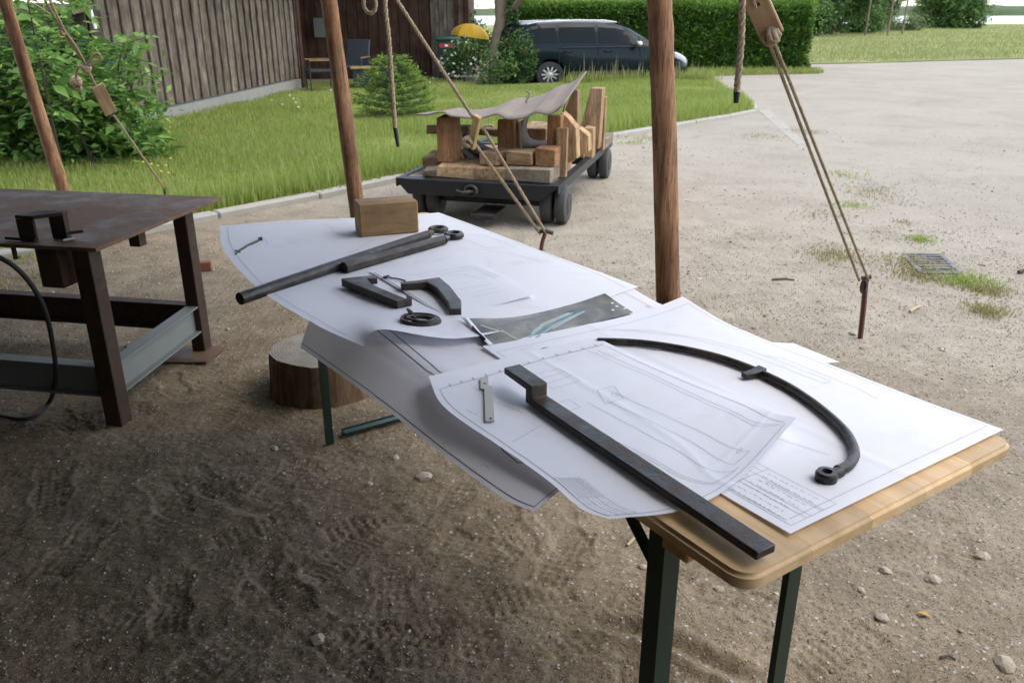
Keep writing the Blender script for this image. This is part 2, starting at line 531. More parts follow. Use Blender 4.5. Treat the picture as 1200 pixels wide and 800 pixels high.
def ground_mat():
    m, nt, b = newmat('sand_and_gravel', .95, 0, .15)
    tc = nt.nodes.new('ShaderNodeTexCoord'); P = tc.outputs['Object']
    big = noise(nt, P, .55, 5, .6, .3)
    mid = noise(nt, P, 4.5, 6, .65)
    fine = noise(nt, P, 120, 4, .75)
    grit = noise(nt, P, 420, 2, .7)
    # trodden brown sand (inside the shelter) against pale gravel of the yard
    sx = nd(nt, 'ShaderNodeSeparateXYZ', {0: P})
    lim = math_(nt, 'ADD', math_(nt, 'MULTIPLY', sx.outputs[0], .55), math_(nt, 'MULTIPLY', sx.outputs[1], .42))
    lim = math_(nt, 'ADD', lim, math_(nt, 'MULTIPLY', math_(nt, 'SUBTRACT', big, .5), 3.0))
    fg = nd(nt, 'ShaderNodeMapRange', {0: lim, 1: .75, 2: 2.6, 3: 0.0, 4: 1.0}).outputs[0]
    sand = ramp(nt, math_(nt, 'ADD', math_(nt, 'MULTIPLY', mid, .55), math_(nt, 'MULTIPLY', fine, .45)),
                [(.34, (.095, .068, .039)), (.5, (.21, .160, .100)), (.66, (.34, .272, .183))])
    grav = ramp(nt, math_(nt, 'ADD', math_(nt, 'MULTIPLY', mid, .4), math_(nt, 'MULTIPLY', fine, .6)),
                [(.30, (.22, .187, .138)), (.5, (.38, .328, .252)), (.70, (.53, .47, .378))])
    # the far drive: finer, greyer chippings
    fd = nd(nt, 'ShaderNodeMapRange', {0: math_(nt, 'ADD', lim, math_(nt, 'MULTIPLY', sx.outputs[0], .45)), 1: 4.3, 2: 6.2, 3: 0.0, 4: 1.0}).outputs[0]
    drive = ramp(nt, math_(nt, 'ADD', math_(nt, 'MULTIPLY', big, .3), math_(nt, 'MULTIPLY', fine, .7)),
                 [(.3, (.26, .230, .183)), (.5, (.39, .345, .275)), (.7, (.50, .452, .374))])
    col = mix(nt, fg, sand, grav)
    col = mix(nt, fd, col, drive)
    vor = nd(nt, 'ShaderNodeTexVoronoi', {'Vector': P, 'Scale': 75.0, 'Randomness': 1.0})
    sep = nd(nt, 'ShaderNodeSeparateColor', {0: vor.outputs['Color']})
    peb = math_(nt, 'MULTIPLY', math_(nt, 'GREATER_THAN', sep.outputs[0], .80), math_(nt, 'LESS_THAN', vor.outputs['Distance'], .36))
    pcol = ramp(nt, sep.outputs[1], [(0, (.20, .18, .15)), (.5, (.42, .38, .32)), (1, (.60, .57, .51))])
    col = mix(nt, math_(nt, 'MULTIPLY', peb, .75), col, pcol)
    col = mix(nt, ramp(nt, grit, [(.42, (0, 0, 0)), (.72, (.6, .6, .6))]), col, (.09, .072, .05))
    # darker damp and dusty patches
    dk = ramp(nt, noise(nt, P, 1.6, 5, .7, .5), [(.5, (0, 0, 0)), (.72, (1, 1, 1))])
    col = mix(nt, math_(nt, 'MULTIPLY', dk, .32), col, (.15, .125, .09))
    nt.links.new(col, b.inputs['Base Color'])
    h = math_(nt, 'ADD', math_(nt, 'MULTIPLY', fine, .7), math_(nt, 'ADD', math_(nt, 'MULTIPLY', grit, .3), math_(nt, 'MULTIPLY', peb, .5)))
    bump(nt, b, h, .55, .008)
    return m
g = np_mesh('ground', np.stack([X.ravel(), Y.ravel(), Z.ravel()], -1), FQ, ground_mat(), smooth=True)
tag(g, kind='structure')
def gz(x, y):
    j = min(max(int(np.searchsorted(gx, x)), 0), nxg - 1); i = min(max(int(np.searchsorted(gy, y)), 0), nyg - 1)
    return float(Z[i, j])

# ------------------------------------------------------------------ lawn, meadow, lake, far shore
kerb_px = [(-320, 352), (-150, 330), (0, 303), (90, 288), (175, 272), (240, 258), (330, 241), (410, 225), (460, 213), (600, 187), (720, 161), (800, 147), (850, 139), (884, 132)]
kerb_pts = [G(u, v) for u, v in kerb_px]
edge2 = [G(u, v) for u, v in [(884, 132), (882, 124), (868, 113), (842, 100)]]
lawn_poly = [(p.x, p.y) for p in kerb_pts + edge2[1:]] + [(p.x, p.y) for p in [G(u, v) for u, v in [(770, 93), (690, 97), (600, 101), (520, 97), (470, 92), (352, 100), (120, 150), (-320, 200)]]]
def grass_sheet_mat(name, a, b_, c, dry):
    m, nt, b = newmat(name, .95, 0, .1)
    tc = nt.nodes.new('ShaderNodeTexCoord'); P = tc.outputs['Object']
    n1 = noise(nt, P, .5, 5, .6); n2 = noise(nt, P, 6, 5, .7); n3 = noise(nt, P, 50, 4, .7)
    col = ramp(nt, math_(nt, 'ADD', math_(nt, 'MULTIPLY', n2, .5), math_(nt, 'MULTIPLY', n3, .5)), [(.3, a), (.5, b_), (.7, c)])
    col = mix(nt, ramp(nt, n1, [(.5, (0, 0, 0)), (.68, (1, 1, 1))]), col, dry)
    nt.links.new(col, b.inputs['Base Color'])
    bump(nt, b, n3, .8, .05)
    return m
M['lawn'] = grass_sheet_mat('lawn_turf', (.16, .205, .05), (.24, .29, .078), (.32, .345, .12), (.39, .345, .17))
M['meadow'] = grass_sheet_mat('meadow_turf', (.17, .20, .065), (.25, .27, .09), (.32, .32, .13), (.38, .35, .19))
def flat_sheet(name, poly, z, mat):
    bm = bmesh.new()
    vs = [bm.verts.new((x, y, z)) for x, y in poly]
    f = bm.faces.new(vs)
    bmesh.ops.triangulate(bm, faces=[f])
    bmesh.ops.recalc_face_normals(bm, faces=bm.faces)
    me = bpy.data.meshes.new(name); bm.to_mesh(me); bm.free()
    if me.polygons[0].normal.z < 0: me.flip_normals()
    me.materials.append(mat)
    o = bpy.data.objects.new(name, me); COL.objects.link(o)
    return tag(o, kind='structure')
flat_sheet('lawn', lawn_poly, .035, M['lawn'])
mead_near = [(p.x, p.y) for p in [G(u, v) for u, v in [(1700, 52), (1400, 62), (1200, 69), (1100, 71.5), (1020, 74), (940, 75.5), (925, 77)]]]
meadow_poly = [(130, 28)] + mead_near + [(-3, 27.5), (-40, 27.5), (-40, 113), (20, 113), (130, 140)]
flat_sheet('meadow', meadow_poly, .012, M['meadow'])
# verge strip of grass at the foot of the hedge
verge = [(p.x, p.y) for p in [G(u, v) for u, v in [(770, 92), (880, 88), (960, 86.5), (966, 85), (940, 81), (925, 79)]]]
verge = verge + [(verge[-1][0] - .6, verge[-1][1] + .6), (2, 24.2), (2, 22.4)]
flat_sheet('verge', verge, .008, M['lawn'])

def water_mat():
    m, nt, b = newmat('lake_water', .12, 0, .5)
    b.inputs['Base Color'].default_value = (.10, .15, .19, 1)
    tc = nt.nodes.new('ShaderNodeTexCoord')
    mp = nd(nt, 'ShaderNodeMapping', {'Vector': tc.outputs['Object'], 'Scale': (.3, 1, 1)})
    bump(nt, b, noise(nt, mp.outputs[0], .8, 5, .6), .5, .3)
    return m
flat_sheet('lake_water', [(-2400, 112), (2400, 112), (2400, 2400), (-2400, 2400)], -1.4, water_mat())

# the far shore: a low wooded ridge
xs = np.linspace(-900, 2400, 400)
ridge = 4.2 + 6 * np.clip(fbm(xs * .004, xs * 0, 3, 5) + .35, 0, 1) + 2.6 * fbm(xs * .06, xs * 0, 4, 8) + np.clip((xs - 480) / 300, 0, 1) * 4
rows = []
for k, (dy, hz) in enumerate([(0, 0), (6, .55), (20, .9), (60, 1.0), (160, .9), (400, 0)]):
    rows.append(np.stack([xs, 930 + dy + 0 * xs + 12 * fbm(xs * .02, xs * 0 + k, 2, k), -1.6 + (ridge + 1.6) * hz * (1 + .25 * fbm(xs * .11, xs * 0 + k * 3, 3, k + 9))], -1))
RP = np.stack(rows); ii = np.arange(RP.shape[0] * RP.shape[1]).reshape(RP.shape[:2])
fs = np_mesh('far_shore', RP.reshape(-1, 3), np.stack([ii[:-1, :-1], ii[:-1, 1:], ii[1:, 1:], ii[1:, :-1]], -1).reshape(-1, 4), plain('wooded_shore', (.07, .095, .04), .95, 0, .5, .08, 0), smooth=True)
tag(fs, kind='structure')

# ------------------------------------------------------------------ kerb of long stones
def along(pts, step):
    out, acc = [pts[0].copy()], 0
    for a, b in zip(pts[:-1], pts[1:]):
        L = (b - a).length; d = step - acc
        while d <= L:
            out.append(a + (b - a) * (d / L)); d += step
        acc = L - (d - step)
    return out
M['kerb_worn'] = plain('worn_kerb_slab', (.33, .30, .245), .95, 0, .3, 6, .4)
kerb = thing('kerb', 'pale stone kerb line between the lawn and the gravel yard', 'kerb', (0, 0, 0)); kerb['kind'] = 'structure'
del kerb['category']
for pts, step, wd in ((kerb_pts, .95, .12), (edge2, .8, .10)):
    ks = along(pts, step)
    for i in range(len(ks) - 1):
        a, b = ks[i], ks[i + 1]
        d = (b - a); L = d.length; d.normalize()
        mb = MB().box((0, 0, 0), (L - .012, wd + random.uniform(-.01, .01), .16), bev=.012)
        o = mb.build('kerb_stone', M['kerb'], kerb)
        o.matrix_local = frame(d, Vector((-d.y, d.x, 0)), (0, 0, 1), ((a + b) / 2) + Vector((0, 0, -.025 + random.uniform(-.006, .006))))
stripe_px = [(889, 130), (901, 128), (945, 169), (934, 170)]
# flat flush stone strip running on from the kerb corner
sp = [G(u, v) for u, v in stripe_px]
mb = MB().prism([Vector((p.x, p.y, -.05)) for p in sp], (0, 0, .054))
tag(mb.build('kerb_slab', M['kerb_worn']), kind='structure')

# ------------------------------------------------------------------ grass blades
def blades(name, n, sampler, h, w, mat, lean=.45, parent=None, hvar=.5, z0=.03):
    P = sampler(n); n = len(P)
    a = rng.uniform(0, 2 * PI, n); hh = h * (1 - hvar + rng.random(n) * hvar * 2)
    if P.shape[1] > 2: hh = hh * P[:, 2]
    la = rng.uniform(0, 2 * PI, n); ll = rng.random(n) * lean * hh
    dx, dy = np.cos(a) * w * .5, np.sin(a) * w * .5
    V = np.zeros((n, 5, 3))
    V[:, 0] = np.stack([P[:, 0] - dx, P[:, 1] - dy, np.full(n, z0 - .01)], -1)
    V[:, 1] = np.stack([P[:, 0] + dx, P[:, 1] + dy, np.full(n, z0 - .01)], -1)
    mx_, my_ = P[:, 0] + np.cos(la) * ll * .35, P[:, 1] + np.sin(la) * ll * .35
    V[:, 2] = np.stack([mx_ + dx * .8, my_ + dy * .8, z0 + hh * .6], -1)
    V[:, 3] = np.stack([mx_ - dx * .8, my_ - dy * .8, z0 + hh * .6], -1)
    V[:, 4] = np.stack([P[:, 0] + np.cos(la) * ll, P[:, 1] + np.sin(la) * ll, z0 + hh], -1)
    base = (np.arange(n) * 5)[:, None]
    F = np.concatenate([base + np.array([[0, 1, 2]]), base + np.array([[0, 2, 3]]), base + np.array([[3, 2, 4]])], 0)
    o = np_mesh(name, V.reshape(-1, 3), F, mat, parent)
    return tag(o, kind='stuff')
lp = np.array(lawn_poly)
def lawn_sampler(n):
    """more blades where the lawn is near, patchy height"""
    out = []
    need = n
    while need > 0:
        yy = 4.5 * np.exp(rng.random(need * 3) ** 0.9 * math.log(22 / 4.5))
        xx = rng.uniform(-9.0, 6.2, len(yy))
        ok = in_poly(xx, yy, lawn_poly)
        xx, yy = xx[ok][:need], yy[ok][:need]
        out.append(np.stack([xx, yy, np.clip(.55 + 1.6 * (vnoise(xx * .8, yy * .8, 4) - .3) , .3, 1.6)], -1)); need -= len(xx)
    return np.concatenate(out)
M['grass'] = leafmat('grass_blades', (.22, .295, .052), (.35, .44, .09), (.50, .52, .19), .45, .6)
M['grass_dry'] = leafmat('dry_grass', (.24, .23, .08), (.36, .32, .14), (.48, .42, .22), .3, .7)
blades('grass', 170000, lawn_sampler, .068, .009, M['grass'])
blades('grass', 22000, lambda n: lawn_sampler(n) * np.array([1, 1, .8]), .085, .008, M['grass_dry'])
def strip_sampler(pts, width, off=0.0):
    seg = [(a, b, (b - a).length) for a, b in zip(pts[:-1], pts[1:])]
    tot = sum(s[2] for s in seg)
    def f(n):
        out = []
        for a, b, L in seg:
            k = int(n * L / tot); t = rng.random(k)[:, None]
            d = (b - a).normalized(); nn = Vector((-d.y, d.x, 0))
            p = np.array(a)[None, :2] * (1 - t) + np.array(b)[None, :2] * t
            s_ = (np.abs(rng.normal(0, 1, k)) * width + off)[:, None]
            p = p + s_ * np.array(nn)[None, :2]
            out.append(np.concatenate([p, .4 + .9 * rng.random((k, 1))], 1))
        return np.concatenate(out)
    return f
blades('grass', 9000, strip_sampler(kerb_pts[3:], .3, .06), .16, .010, M['grass'])
# long seed-head grass in front of the car
blades('tall_grass', 3000, strip_sampler([G(668, 100), G(770, 95), G(835, 98)], .35, -.1), .17, .012, M['grass'], .3)
blades('tall_grass', 160, strip_sampler([G(665, 101), G(770, 96), G(835, 98)], .3, -.1), .34, .020, M['grass_dry'], .3)
def mead_sampler(n):
    out = []; need = n
    while need > 0:
        yy = 27 * np.exp(rng.random(need * 3) * math.log(110 / 27)); xx = rng.uniform(4, 70, len(yy))
        ok = in_poly(xx, yy, meadow_poly); xx, yy = xx[ok][:need], yy[ok][:need]
        out.append(np.stack([xx, yy, .5 + vnoise(xx * .3, yy * .3, 2)], -1)); need -= len(xx)
    return np.concatenate(out)
blades('meadow_grass', 100000, mead_sampler, .085, .022, leafmat('meadow_blades', (.23, .28, .085), (.32, .35, .12), (.43, .41, .20), .3, .7), .6, z0=.05)
def verge_sampler(n):
    xx, yy = rng.uniform(1.5, 9.5, n * 4), rng.uniform(20.5, 24.6, n * 4)
    ok = in_poly(xx, yy, verge)
    return np.stack([xx[ok][:n], yy[ok][:n], .5 + .8 * rng.random(len(xx[ok][:n]))], -1)
blades('grass', 9000, verge_sampler, .10, .014, M['grass'], z0=.008)
blades('grass', 5000, verge_sampler, .09, .012, M['grass_dry'], z0=.008)

# weeds and dry tufts at the edge of the gravel
tufts = [(1018, 222, .30, 60, .07), (1030, 232, .28, 70, .06), (990, 205, .2, 40, .05), (985, 298, .22, 80, .04), (975, 300, .15, 50, .04), (1000, 242, .16, 60, .05), (1066, 308, .16, 90, .05), (1076, 322, .14, 80, .05),
         (1135, 330, .16, 120, .06), (1155, 340, .12, 90, .05), (1158, 365, .10, 70, .06), (1078, 281, .1, 50, .04), (965, 252, .2, 40, .04), (760, 162, .3, 60, .06), (740, 168, .2, 40, .05), (890, 160, .3, 60, .04),
         (35, 325, .2, 60, .05), (15, 300, .2, 70, .07), (1060, 262, .1, 40, .04), (945, 155, .25, 60, .05)]
tp = {'grass': [], 'dry': []}
for i, (u, v, rad, n, h) in enumerate(tufts):
    p = G(u, v)
    k = int(n * 4.5)
    q = np.stack([p.x + rng.normal(0, rad * .55, k), p.y + rng.normal(0, rad * .6, k), np.full(k, h / .06) * (.5 + .8 * rng.random(k))], -1)
    tp['dry' if i % 3 != 2 else 'grass'].append(q)
tg, td = np.concatenate(tp['grass']), np.concatenate(tp['dry'])
tw, tdw = tg.copy(), td.copy()
blades('weed_tufts', len(tw), lambda n: tw, .020, .007, M['grass'], 2.2, z0=0.004)
blades('dry_tufts', len(tdw), lambda n: tdw, .017, .006, M['grass_dry'], 2.4, z0=0.004)

# ------------------------------------------------------------------ loose pebbles (stuff) and single stones
ico = bmesh.new(); bmesh.ops.create_icosphere(ico, subdivisions=1, radius=1)
IV = np.array([v.co[:] for v in ico.verts]); IF = np.array([[v.index for v in f.verts] for f in ico.faces]); ico.free()
def pebbles(name, P, R, mat):
    n = len(P)
    k = IV.shape[0]
    ang = rng.uniform(0, 2 * PI, n); ca, sa = np.cos(ang), np.sin(ang)
    s = np.stack([rng.uniform(.7, 1.4, n), rng.uniform(.6, 1.1, n), rng.uniform(.4, .8, n)], -1)
    V = IV[None] * s[:, None] * (1 + .35 * (rng.random((n, k, 1)) - .5))
    V = np.stack([V[..., 0] * ca[:, None] - V[..., 1] * sa[:, None], V[..., 0] * sa[:, None] + V[..., 1] * ca[:, None], V[..., 2]], -1)
    V = V * R[:, None, None] + P[:, None]
    F = (np.arange(n) * k)[:, None, None] + IF[None]
    return tag(np_mesh(name, V.reshape(-1, 3), F.reshape(-1, 3), mat), kind='stuff')
def pebble_mat():
    m, nt, b = newmat('pebbles', .9, 0, .2)
    ge = nt.nodes.new('ShaderNodeNewGeometry')
    col = ramp(nt, ge.outputs['Random Per Island'], [(0, (.20, .17, .125)), (.6, (.36, .31, .24)), (1, (.58, .53, .44))])
    nt.links.new(col, b.inputs['Base Color'])
    return m
def peb_pts(n):
    # thick in the open, thinner where people tread
    yy = 1.45 * np.exp(rng.random(n) ** 1.1 * math.log(14 / 1.45)); xx = rng.uniform(-.95, .95, n) * (yy * .75 + .3)
    dens = np.clip((xx * .55 + yy * .42 - .5) / 2.0, .4, 1) + .15 * (vnoise(xx * 3, yy * 3, 6) - .5)
    dens = dens * np.clip((14 - yy) / 5, 0, 1)
    k = rng.random(n) < dens
    return xx[k], yy[k]
px_, py_ = peb_pts(62000)
pz_ = Z[np.clip(np.searchsorted(gy, py_), 0, nyg - 1), np.clip(np.searchsorted(gx, px_), 0, nxg - 1)]
keep = ~in_poly(px_, py_, lawn_poly)
px_, py_, pz_ = px_[keep], py_[keep], pz_[keep]
RR = .0015 * np.exp(np.abs(rng.normal(0, .55, len(px_)))) * np.clip(py_ / 3, .8, 1.7)
pebbles('loose_gravel', np.stack([px_, py_, pz_ + RR * .1], -1), RR, pebble_mat())
def grit(name, n, mat):
    yy = 1.45 * np.exp(rng.random(n) ** 1.25 * math.log(6 / 1.45)); xx = rng.uniform(-.9, .9, n) * (yy * .75 + .3)
    ok = ~in_poly(xx, yy, lawn_poly); xx, yy = xx[ok], yy[ok]; n = len(xx)
    zz = Z[np.clip(np.searchsorted(gy, yy), 0, nyg - 1), np.clip(np.searchsorted(gx, xx), 0, nxg - 1)]
    r = rng.uniform(.0011, .0030, n) * np.clip(yy / 2.6, .8, 1.6)
    T = np.array([[1, 0, -.5], [-.5, .87, -.5], [-.5, -.87, -.5], [0, 0, .8]])
    a = rng.uniform(0, 2 * PI, n); V = T[None] * rng.uniform(.6, 1.4, (n, 4, 1))
    V = np.stack([V[..., 0] * np.cos(a)[:, None] - V[..., 1] * np.sin(a)[:, None], V[..., 0] * np.sin(a)[:, None] + V[..., 1] * np.cos(a)[:, None], V[..., 2]], -1) * r[:, None, None]
    V += np.stack([xx, yy, zz + r * .3], -1)[:, None]
    F = (np.arange(n) * 4)[:, None, None] + np.array([[0, 1, 3], [1, 2, 3], [2, 0, 3]])[None]
    return tag(np_mesh(name, V.reshape(-1, 3), F.reshape(-1, 3), mat), kind='stuff')
gm, gnt, gb = newmat('sand_grit', .95, 0, .1)
gg = gnt.nodes.new('ShaderNodeNewGeometry')
gnt.links.new(ramp(gnt, gg.outputs['Random Per Island'], [(0, (.07, .052, .033)), (.5, (.22, .172, .112)), (.9, (.36, .30, .215)), (1, (.50, .45, .37))]), gb.inputs['Base Color'])
grit('sand_grit', 150000, gm)
stones = [(497, 557, .030, 'largest pale stone on the trodden sand beneath the hanging drawing'), (463, 536, .017, 'small flat stone near the green foot rail of the table'),
          (373, 748, .020, 'grey stone near the bottom edge among the shoe prints'), (432, 565, .014, 'small reddish stone left of the largest pale stone'),
          (1037, 670, .017, 'rounded tan stone in the gravel right of the table corner'), (1009, 693, .013, 'small grey stone below the rounded tan stone, by the right table leg'),
          (1152, 653, .022, 'wide pale stone in the gravel below the table edge at far right'), (1179, 779, .026, 'pale angular stone in the bottom right corner'),
          (1032, 725, .018, 'dusty flat stone low down right of the table leg'), (1000, 391, .024, 'pale stone beside the foot of the iron ground stake'), (1014, 409, .026, 'angular stone just in front of the iron ground stake'),
          (322, 525, .016, 'small stone on the sand left of the near end of the stump'), (1093, 680, .02, 'half buried stone right of the rounded tan stone'), (843, 688, .014, 'pale stone lying behind the near green table leg')]
for (u, v, r, lab) in stones:
    r *= .85
    p = G(u, v); zz = gz(p.x, p.y)
    bm = bmesh.new(); bmesh.ops.create_icosphere(bm, subdivisions=2, radius=1)
    sd = random.random() * 50
    for vt in bm.verts:
        n_ = fbm(np.array([vt.co.x * 1.3 + sd]), np.array([vt.co.y * 1.3 + vt.co.z * 1.9 + sd]), 3, 2)[0]
        vt.co = vt.co * (1 + .9 * n_)
        vt.co.x *= 1.25; vt.co.z *= .62
    me = bpy.data.meshes.new('stone'); bm.to_mesh(me); bm.free()
    me.materials.append(M['stone_pale'])
    o = bpy.data.objects.new('stone', me); COL.objects.link(o)
    o.location = (p.x, p.y, zz + r * .12); o.scale = (r, r, r); o.rotation_euler = (0, 0, random.uniform(0, 6))
    tag(o, lab, 'stone', 'stones lying on the ground')
M['twig'] = plain('dry_twig', (.42, .32, .2), .9, 0, .3, 20, .2)
M['twig_dark'] = plain('dark_twig', (.08, .06, .045), .9, 0, .3, 20, .2)
for (a, b, r, mt, lab) in [((1066, 366), (1079, 359), .009, 'twig', 'pale broken stick on the gravel right of the iron stake'), ((905, 329), (931, 328), .007, 'twig_dark', 'thin dark twig on the gravel left of the rope stake'),
                           ((735, 638), (748, 629), .005, 'twig', 'short pale stick on the sand left of the near table leg'), ((1102, 770), (1120, 772), .004, 'twig_dark', 'dark twig low down in the gravel at right'),
                           ((1193, 322), (1205, 320), .012, 'twig_dark', 'brown twig at the right edge beyond the drain grate')]:
    A, B = G(*a), G(*b); A.z = gz(A.x, A.y) + r; B.z = gz(B.x, B.y) + r
    mid = (A + B) / 2 + Vector((.004, .006, .004))
    tag(MB().tube([A, mid, B], [r, r * .9, r * .6], 6).build('twig', M[mt], origin=tuple(A), smooth=50), lab, 'twig', 'twigs lying on the ground')
p = G(1083, 722); zz = gz(p.x, p.y)
lf = MB().add([(0, -.018, .0), (.009, 0, .006), (0, .018, .003), (-.009, 0, .007)], [(0, 1, 2), (0, 2, 3)])
o = lf.build('fallen_leaf', plain('yellow_leaf', (.55, .33, .07), .7, 0, .2, 30, 0)); o.location = (p.x, p.y, zz + .004); o.rotation_euler = (0, 0, 1.0)
tag(o, 'small yellow fallen leaf on the gravel at lower right', 'leaf')

# drain grate set in the gravel
gp = [G(u, v) for u, v in [(1060, 299), (1103, 299), (1122, 320), (1082, 321)]]
gc = sum(gp, Vector()) / 4
gr = thing('drain_grate', 'square iron drain grate set into the gravel, weeds at its rim', 'drain grate', (gc.x, gc.y, gz(gc.x, gc.y) - .002))
e1 = (gp[1] - gp[0]).normalized(); e2 = (gp[3] - gp[0]).normalized()
gw, gd = (gp[1] - gp[0]).length, (gp[3] - gp[0]).length
M['grate'] = metal('grate_iron', (.15, .14, .125), (.16, .12, .09), .4, .7, .3, 8, .2)
fm = MB()
for s_ in (-1, 1):
    fm.prism([e1 * (-gw / 2) + e2 * (s_ * gd / 2 - .015), e1 * (gw / 2) + e2 * (s_ * gd / 2 - .015), e1 * (gw / 2) + e2 * (s_ * gd / 2 + .015), e1 * (-gw / 2) + e2 * (s_ * gd / 2 + .015)], (0, 0, .012))
    fm.prism([e1 * (s_ * gw / 2 - .015) + e2 * (-gd / 2 + .02), e1 * (s_ * gw / 2 + .015) + e2 * (-gd / 2 + .02), e1 * (s_ * gw / 2 + .015) + e2 * (gd / 2 - .02), e1 * (s_ * gw / 2 - .015) + e2 * (gd / 2 - .02)], (0, 0, .011))
fm.build('grate_frame', M['grate'], gr)
pt = MB().prism([e1 * -gw / 2 + e2 * -gd / 2, e1 * gw / 2 + e2 * -gd / 2, e1 * gw / 2 + e2 * gd / 2, e1 * -gw / 2 + e2 * gd / 2], (0, 0, .003))
pt.build('dark_pit_sheet', M['rubber_dark'], gr)  # thin black sheet stands in for the shade under the bars
for k in range(7):
    q = e2 * (-gd / 2 + gd * (k + .75) / 7.5)
    MB().prism([q - e1 * (gw / 2 - .016) - e2 * .011, q + e1 * (gw / 2 - .016) - e2 * .011, q + e1 * (gw / 2 - .016) + e2 * .011, q - e1 * (gw / 2 - .016) + e2 * .011], (0, 0, .010)).build('grate_bar', M['grate'], gr)

# ================================================================== FOLIAGE HELPERS
def leaves(name, P, size, mat, parent=None, outward=None, ratio=.5, droop=.0, flat=.5, kind=None):
    """one folded leaf (two faces) at every point of P"""
    n = len(P)
    d = rng.normal(0, 1, (n, 3)); d[:, 2] = d[:, 2] * flat - droop
    if outward is not None: d = d + outward * 1.1
    d /= np.linalg.norm(d, axis=1)[:, None] + 1e-9
    up = np.tile(np.array([0, 0, 1.0]), (n, 1)) + rng.normal(0, .45, (n, 3))
    sd = np.cross(d, up); sd /= np.linalg.norm(sd, axis=1)[:, None] + 1e-9
    nn = np.cross(sd, d)
    s = (size * np.exp(rng.normal(0, .28, n)))[:, None]
    V = np.stack([P, P + d * s * .45 + sd * s * ratio * .5 + nn * s * .10, P + d * s, P + d * s * .45 - sd * s * ratio * .5 + nn * s * .10], 1)
    b = (np.arange(n) * 4)[:, None]
    F = np.concatenate([b + np.array([[0, 2, 1]]), b + np.array([[0, 3, 2]])], 0)
    o = np_mesh(name, V.reshape(-1, 3), F, mat, parent)
    if kind: o['kind'] = kind
    return o
def clump_points(centers, radii, per, squash=.8):
    out, ow = [], []
    for c, r in zip(centers, radii):
        k = max(3, int(per * r * r))
        d = rng.normal(0, 1, (k, 3)); d /= np.linalg.norm(d, axis=1)[:, None]
        rr = r * (.55 + .5 * rng.random(k) ** .6)
        p = d * rr[:, None]; p[:, 2] *= squash
        out.append(p + np.array(c)); ow.append(d)
    return np.concatenate(out), np.concatenate(ow)
def crown_clumps(c, rad, n, rmin, rmax, fill=.6, low=-1):
    cs, rs = [], []
    while len(cs) < n:
        d = rng.normal(0, 1, 3); d /= np.linalg.norm(d)
        t = fill + (1 - fill) * rng.random() if rng.random() < .8 else rng.random()
        p = d * t * np.array(rad)
        if p[2] < low * rad[2]: continue
        cs.append(np.array(c) + p); rs.append(rng.uniform(rmin, rmax))
    return cs, rs
M['bark'] = plain('tree_bark', (.29, .21, .14), .95, 0, .5, 7, .6)
M['bark_dark'] = plain('dark_bark', (.06, .048, .036), .95, 0, .4, 9, .5)
M['leaf_hedge'] = leafmat('hedge_leaves', (0.066, 0.149, 0.030), (0.121, 0.245, 0.045), (0.265, 0.425, 0.075), .3)
M['leaf_shoot'] = leafmat('hedge_shoots', (0.125, 0.237, 0.037), (0.213, 0.350, 0.056), (0.312, 0.450, 0.100), .4)
M['leaf_dark'] = leafmat('dark_leaves', (0.043, 0.093, 0.027), (0.076, 0.153, 0.041), (0.153, 0.255, 0.068), .3)
M['leaf_mid'] = leafmat('mid_leaves', (0.076, 0.153, 0.043), (0.136, 0.238, 0.068), (0.238, 0.357, 0.111), .35)
M['leaf_pale'] = leafmat('pale_leaves', (0.125, 0.175, 0.075), (0.188, 0.250, 0.106), (0.263, 0.325, 0.150), .35)
M['leaf_elder'] = leafmat('elder_leaves', (0.084, 0.186, 0.044), (0.179, 0.326, 0.072), (0.357, 0.522, 0.122), .4)
M['needle'] = leafmat('spruce_needles', (0.051, 0.116, 0.034), (0.093, 0.196, 0.048), (0.170, 0.289, 0.068), .25)
M['needle_tip'] = leafmat('spruce_tips', (0.163, 0.263, 0.044), (0.237, 0.350, 0.062), (0.325, 0.438, 0.100), .35)
M['petal'] = plain('white_petals', (.80, .78, .72), .7, 0, .06, 20, 0)
M['core'] = plain('inner_hedge_shade', (.022, .035, .012), 1, 0, .4, 6, .5)

def branchy(mb, base, tip, r, n_sub=4, rad=1.0, seed=0):
    rr = random.Random(seed)
    base, tip = Vector(base), Vector(tip)
    k = 7
    pts = [base.lerp(tip, i / (k - 1)) + Vector((rr.uniform(-1, 1), rr.uniform(-1, 1), 0)) * r * .5 * (0 < i) for i in range(k)]
    mb.tube(pts, [r * (1.25 if i == 0 else 1 - .75 * i / (k - 1)) for i in range(k)], 9)
    for j in range(n_sub):
        i = rr.randint(2, k - 2); a = rr.uniform(0, 2 * PI)
        q = pts[i]; e = q + Vector((math.cos(a) * rad, math.sin(a) * rad, rad * rr.uniform(.3, .9))) * rr.uniform(.5, .95)
        mid = q.lerp(e, .5) + Vector((0, 0, .06 * rad))
        mb.tube([q, mid, e], [r * .45, r * .3, r * .1], 6)

